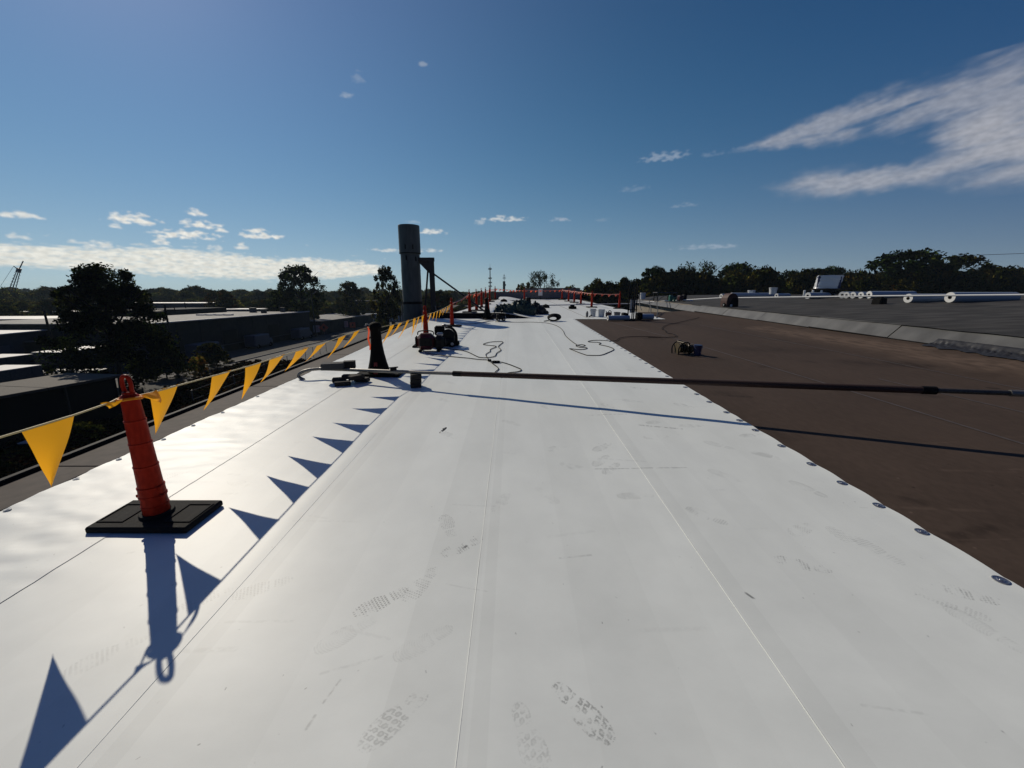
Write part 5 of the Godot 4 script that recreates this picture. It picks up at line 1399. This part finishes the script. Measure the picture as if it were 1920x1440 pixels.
	# left edge: gabled white roof building, trailers, shed
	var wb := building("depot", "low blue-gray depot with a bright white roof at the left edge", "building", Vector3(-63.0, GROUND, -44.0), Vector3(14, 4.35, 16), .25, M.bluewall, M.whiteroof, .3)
	part("door_panel", boxm(Vector3(7.04, 1.6, 2.0), Vector3(.08, 3.1, 2.4), .02), M.navy, wb)
	part("door_panel", boxm(Vector3(7.04, 1.6, -2.5), Vector3(.08, 3.1, 3.2), .02), M.letter, wb)
	part("awning", boxm(Vector3(7.8, 3.3, -4.0), Vector3(1.6, .10, 6.0), .02), M.navy, wb)
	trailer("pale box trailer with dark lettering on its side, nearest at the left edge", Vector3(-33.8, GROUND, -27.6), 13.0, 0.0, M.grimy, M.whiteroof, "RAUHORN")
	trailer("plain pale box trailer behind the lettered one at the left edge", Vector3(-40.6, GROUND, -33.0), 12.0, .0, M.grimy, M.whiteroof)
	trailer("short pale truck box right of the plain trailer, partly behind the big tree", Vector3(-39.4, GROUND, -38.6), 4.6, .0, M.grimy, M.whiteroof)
	var dp := thing("dumpster", "black steel dumpster between the lettered trailer and the big tree", "dumpster", Vector3(-35.4, GROUND, -31.4), .1, "", false)
	part("bin", done(prism(st(), [Vector2(-2.0, .25), Vector2(1.9, .25), Vector2(2.3, 2.6), Vector2(-2.2, 2.6)], 2.4)), M.black, dp)
	part("rim", boxm(Vector3(.05, 2.62, 0), Vector3(4.6, .12, 2.55), .02), M.grimy, dp)
	var sh := thing("flat_shed", "near dark shed with a flat brown roof at the left edge, under the big flag", "shed", Vector3(-29.3, GROUND, -18.8), -.14, "", false)
	part("wall", boxm(Vector3(0, 1.6, 0), Vector3(3.9, 3.2, 15.6)), M.black, sh)
	M.shedroof = noisy(Color(.040, .033, .025), Color(.075, .064, .047), 0.03, 0.85, Vector3(.4, .4, .4), 0.0, 108)
	for k in 4: part("roof_panel", boxm(Vector3(0, 3.30, -6.1 + k * 4.06), Vector3(4.5, .16, 4.03), .02), M.shedroof, sh)
	for k in 3: part("wall_post", boxm(Vector3(1.98, 1.6, -5 + k * 5.0), Vector3(.08, 3.2, .12), .01), M.dark, sh)
	var cb := thing("concrete_bollard", "small pale-topped concrete block on the ground, left of the nearest big flag", "bollard", Vector3(-25.6, GROUND, -20.4), .2, "", false)
	part("block", boxm(Vector3(0, .45, 0), Vector3(.75, .9, .6), .03), M.block, cb)
	part("cap", boxm(Vector3(0, .93, 0), Vector3(.78, .06, .63), .01), M.whiteroof, cb)
	# vehicles and yard clutter in the shade of the warehouse
	for q in [["dark van parked along the warehouse wall, nearest the camera", Vector3(-42.6, GROUND, -56.0)], ["dark van parked at the middle of the warehouse wall", Vector3(-42.8, GROUND, -68.5)], ["dark van parked at the far end of the warehouse wall", Vector3(-42.4, GROUND, -82.0)]]:
		var v := thing("parked_van", q[0], "van", q[1], PI / 2, "", false)
		part("body", boxm(Vector3(-.4, 1.25, 0), Vector3(4.2, 1.9, 1.9), .15), M.navy, v)
		part("bonnet", boxm(Vector3(2.1, .85, 0), Vector3(1.1, 1.0, 1.8), .2), M.navy, v)
		part("windscreen", boxm(Vector3(1.72, 1.62, 0), Vector3(.1, .75, 1.6), .03, Basis(Vector3.BACK, .35)), M.black, v)
		for k in 3: part("side_window", boxm(Vector3(.9 - k * 1.2, 1.62, -.96), Vector3(.9, .55, .03), .01), M.black, v)
		for s in [[-1.7, .88], [1.75, .88], [-1.7, -.88], [1.75, -.88]]: wheel(v, Vector3(s[0], .36, s[1]), .36, .22, 0.0)
	for q in [["pallet stack on the yard beside the lettered trailer's rear", Vector3(-31.8, GROUND, -33.2), 6], ["low pallet stack on the yard in front of the dark rounded shrub", Vector3(-30.5, GROUND, -46.0), 4]]:
		var ps := thing("pallet_stack", q[0], "pallets", q[1], .3, "", false)
		for k in q[2]:
			for j in 5: part("slat", boxm(Vector3(-.5 + j * .25, .14 + k * .15, 0), Vector3(.16, .025, 1.0)), M.shedroof, ps)
			part("runner", boxm(Vector3(0, .075 + k * .15, 0), Vector3(1.2, .10, .1)), M.shedroof, ps)
	var fe := thing("yard_fence", "low wire fence with thin posts between the weeds and the road", "fence", Vector3(-24.4, GROUND, -30.0), 0.0, "", false)
	for k in 12: part("post", tubem([Vector3(-k * .42, 0, -k * 3.0), Vector3(-k * .42, 1.5, -k * 3.0)], .035, 6), M.galv, fe)
	for y in [.2, .75, 1.45]: part("wire", tubem([Vector3(0, y, 0), Vector3(-4.62, y, -33.0)], .014, 4), M.galv, fe)
	# utility poles
	M.pole = mat(.018, .015, .012, .9)
	for q in [["thin dark utility pole in front of the warehouse, right of the big tree", gp(-37.9, 45.0), 7.6, 1], ["shorter pole behind the warehouse roof, near the navy wall", gp(-65.4, 75.0), 8.1, 1], ["leaning dark pole at the left edge, in front of the lettered trailer", gp(-45.5, 40.0), 7.2, 0], ["pole standing between the navy wall and the warehouse roof", gp(-66.5, 84.0), 7.2, 0], ["floodlight pole in front of the round dark tree", gp(-41.8, 86.5), 9.0, 2]]:
		var o := thing("utility_pole", q[0], "pole", q[1], .4, "", false)
		part("shaft", tubem([Vector3(0, -.1, 0), Vector3(.02, q[2] * .5, 0), Vector3(-.03, q[2], 0)], [.15, .12, .09], 8), M.pole, o)
		if q[3] == 1: part("crossarm", boxm(Vector3(0, q[2] - .6, 0), Vector3(1.8, .12, .12), .02), M.pole, o)
		if q[3] == 2: part("lamp_arm", tubem([Vector3(0, q[2] - .2, 0), Vector3(1.0, q[2] + .4, 0)], .06, 6), M.galv, o)
		if q[3] == 1:
			for s in [-.8, .8]: part("insulator", tubem([Vector3(s, q[2] - .54, 0), Vector3(s, q[2] - .3, 0)], .04, 6), M.pole, o)
	# overhead wire on the right
	var wi := thing("overhead_wire", "thin overhead wire in the sky at the right, above the low trees", "wire", Vector3(74, 8.2, -70), 0.0, "", false)
	part("strand", tubem([Vector3(0, 0, 0), Vector3(9, .25, 1), Vector3(20, .9, 2), Vector3(40, 2.2, 4)], .035, 5), M.pole, wi)
	# chimney of gray sheet steel
	M.stack = noisy(Color(.040, .050, .048), Color(.066, .080, .077), 0.01, 0.55, Vector3(1.2, .25, 1.2), 0.0, 109)
	var ch := thing("chimney_stack", "tall gray round chimney stack at the left edge of the white roof", "chimney", RT * v3([-4.87, 0, 20.2]), 0.0, "", false)
	part("lower_shell", lathem([Vector2(.47, -8.2), Vector2(.47, .62), Vector2(.46, .64)], 36), M.stack, ch)
	part("dark_band", lathem([Vector2(.478, .62), Vector2(.478, .74)], 36), M.black, ch)
	part("middle_shell", lathem([Vector2(.46, .72), Vector2(.455, 2.2), Vector2(.462, 2.2), Vector2(.462, 2.23), Vector2(.452, 2.23), Vector2(.45, 3.02)], 36), M.stack, ch)
	part("upper_shell", lathem([Vector2(.488, 2.98), Vector2(.50, 3.0), Vector2(.497, 4.22), Vector2(.487, 4.25), Vector2(.455, 4.25), Vector2(.455, 3.4), Vector2(0, 3.4)], 36), M.stack, ch)
	part("rim_ring", lathem([Vector2(.490, 2.965), Vector2(.505, 2.975), Vector2(.505, 3.0)], 36), M.black, ch)
	for q in [[1.75, 3.25, .497], [1.05, 3.25, .497], [1.75, 2.76, .46], [.75, 2.72, .46]]:
		part("slot", boxm(Vector3(cos(q[0]) * q[2], q[1], sin(q[0]) * q[2]), Vector3(.05, .20, .03), .004, Basis(Vector3.UP, PI / 2 - q[0])), M.black, ch)
	part("seam", boxm(Vector3(0, 1.2, .463), Vector3(.012, 3.6, .01)), M.stack, ch)
	part("downpipe", tubem([Vector3(-.50, .6, .12), Vector3(-.52, -8.0, .12)], .03, 8), M.galv, ch)
	# radio mast and brick stack on the skyline
	var ms := thing("radio_mast", "slender radio mast with antenna rings on the skyline, left of the dark stack", "mast", gp(-18.3, 350), 0.0, "", false)
	var mast := st()
	for s in [[-.55, -.3], [.55, -.3], [0, .6]]: tube(mast, [Vector3(s[0], 0, s[1]), Vector3(s[0] * .4, 32, s[1] * .4)], [.20, .13], 5)
	for k in 22: tube(mast, [Vector3(-.5 + .012 * k, 1.4 * k + 1.0, 0), Vector3(.5 - .012 * k, 1.4 * k + 2.2, 0)], .08, 4)
	part("lattice", done(mast), M.galv, ms)
	part("top_rod", tubem([Vector3(0, 32, 0), Vector3(0, 34.5, 0)], .10, 5), M.galv, ms)
	for yy in [16.5, 19.5, 23.0, 30.5]:
		var ring := st()
		for k in 6:
			var a := TAU * k / 6.0
			box(ring, Vector3(cos(a) * 1.3, yy, sin(a) * 1.3), Vector3(.35, 1.3, .35), .05)
			tube(ring, [Vector3(0, yy, 0), Vector3(cos(a) * 1.3, yy, sin(a) * 1.3)], .08, 4)
		part("antenna_ring", done(ring), M.pole, ms)
	var bs := thing("brick_stack", "dark square stack with an antenna on top on the skyline", "chimney", gp(-5.7, 300), 0.0, "", false)
	part("shaft", boxm(Vector3(0, 9.4, 0), Vector3(1.7, 18.8, 1.7), .08), M.pole, bs)
	part("antenna_pole", tubem([Vector3(.1, 18.6, 0), Vector3(.1, 23.8, 0)], .14, 6), M.pole, bs)
	for yy in [20.6, 21.6, 22.9]: part("antenna_arm", boxm(Vector3(.1, yy, 0), Vector3(2.2 if yy < 22.0 else 1.2, .35, .4), .05), M.galv, bs)
	part("side_antenna", boxm(Vector3(1.1, 16.2, .3), Vector3(.5, 1.2, .5), .08), M.pole, bs)
	# lattice crane at the far left
	var cr := thing("lattice_crane", "far lattice boom crane standing over the trees at the left edge", "crane", Vector3(-246.0, GROUND, -200.0), 0.0, "", false)
	var boom := st()
	var b0 := Vector3(0, 2.0, 0); var b1 := Vector3(11.2, 20.5, 0)
	for s in [[-1.1, -1.0], [1.1, -1.0], [1.1, 1.0], [-1.1, 1.0]]: tube(boom, [b0 + Vector3(s[0], 0, s[1]), b1 + Vector3(s[0] * .35, 0, s[1] * .35)], .16, 5)
	for k in 14:
		var p := b0.lerp(b1, k / 14.0); var q := b0.lerp(b1, (k + 1) / 14.0)
		var wd := lerpf(1.1, .4, k / 14.0)
		tube(boom, [p + Vector3(-wd, 0, 1), q + Vector3(wd, 0, 1)], .08, 4)
		tube(boom, [p + Vector3(wd, 0, -1), q + Vector3(-wd, 0, -1)], .08, 4)
	part("boom", done(boom), M.navy, cr)
	part("jib", tubem([b1, b1 + Vector3(3.2, 4.2, 0)], .22, 6), M.navy, cr)
	part("mast_head", boxm(b1, Vector3(1.4, 2.0, 1.2), .1, Basis(Vector3.BACK, -.55)), M.navy, cr)
	part("back_mast", tubem([b1, b1 + Vector3(-1.9, 1.9, 0)], .18, 6), M.navy, cr)
	part("stay_cable", tubem([b1 + Vector3(-1.9, 1.9, 0), Vector3(-9.0, 3.0, 0)], .07, 4), M.navy, cr)
	part("cab", boxm(Vector3(-1.5, 1.6, 0), Vector3(5.5, 3.0, 3.2), .2), M.navy, cr)
	part("track", boxm(Vector3(-.5, .5, 1.8), Vector3(6.5, 1.0, .9), .3), M.black, cr)
	part("track", boxm(Vector3(-.5, .5, -1.8), Vector3(6.5, 1.0, .9), .3), M.black, cr)

# ---------------------------------------------------------------- main
func _ready() -> void:
	var cam := Camera3D.new()
	cam.name = "camera"
	cam.transform = RT * Transform3D(Basis(Vector3.RIGHT, deg_to_rad(-14.18)), Vector3(0, 1.69, 0))
	cam.fov = 86.9
	cam.near = 0.05
	cam.far = 6000.0
	add_child(cam)
	var az := deg_to_rad(41.0); var el := deg_to_rad(33.0)
	var sun_dir := (RT.basis * Vector3(-sin(az) * cos(el), sin(el), -cos(az) * cos(el))).normalized()
	noise.seed = 17
	noise.frequency = 0.35
	noise.fractal_octaves = 3
	var env := Environment.new()
	env.background_mode = Environment.BG_SKY
	var sky := Sky.new()
	var pm := PanoramaSkyMaterial.new()
	pm.panorama = sky_panorama(sun_dir)
	sky.sky_material = pm
	env.sky = sky
	env.tonemap_mode = Environment.TONE_MAPPER_LINEAR
	env.tonemap_exposure = 1.06
	env.sdfgi_enabled = true
	env.ssao_enabled = true
	env.ssil_enabled = true
	var we := WorldEnvironment.new()
	we.name = "world"
	we.environment = env
	add_child(we)
	var sun := DirectionalLight3D.new()
	sun.name = "sun"
	sun.light_energy = 0.98
	sun.light_color = Color(1.0, 0.955, 0.88)
	sun.light_angular_distance = 0.5
	sun.shadow_enabled = true
	add_child(sun)
	sun.look_at_from_position(sun_dir * 100.0, Vector3.ZERO, Vector3.UP)
	env.fog_enabled = true
	env.fog_density = 0.00022
	env.fog_light_color = Color(.62, .70, .74)
	build_roof()
	build_yard_materials()
	build_pipe()
	build_yard()
	build_trees()
	build_flags()
	build_tools()
	build_gray_roof_things()

func build_yard_materials() -> void:
	M.dark = mat(.009, .009, .0095, 0.55)
	M.block = mat(.12, .12, .118, .9)
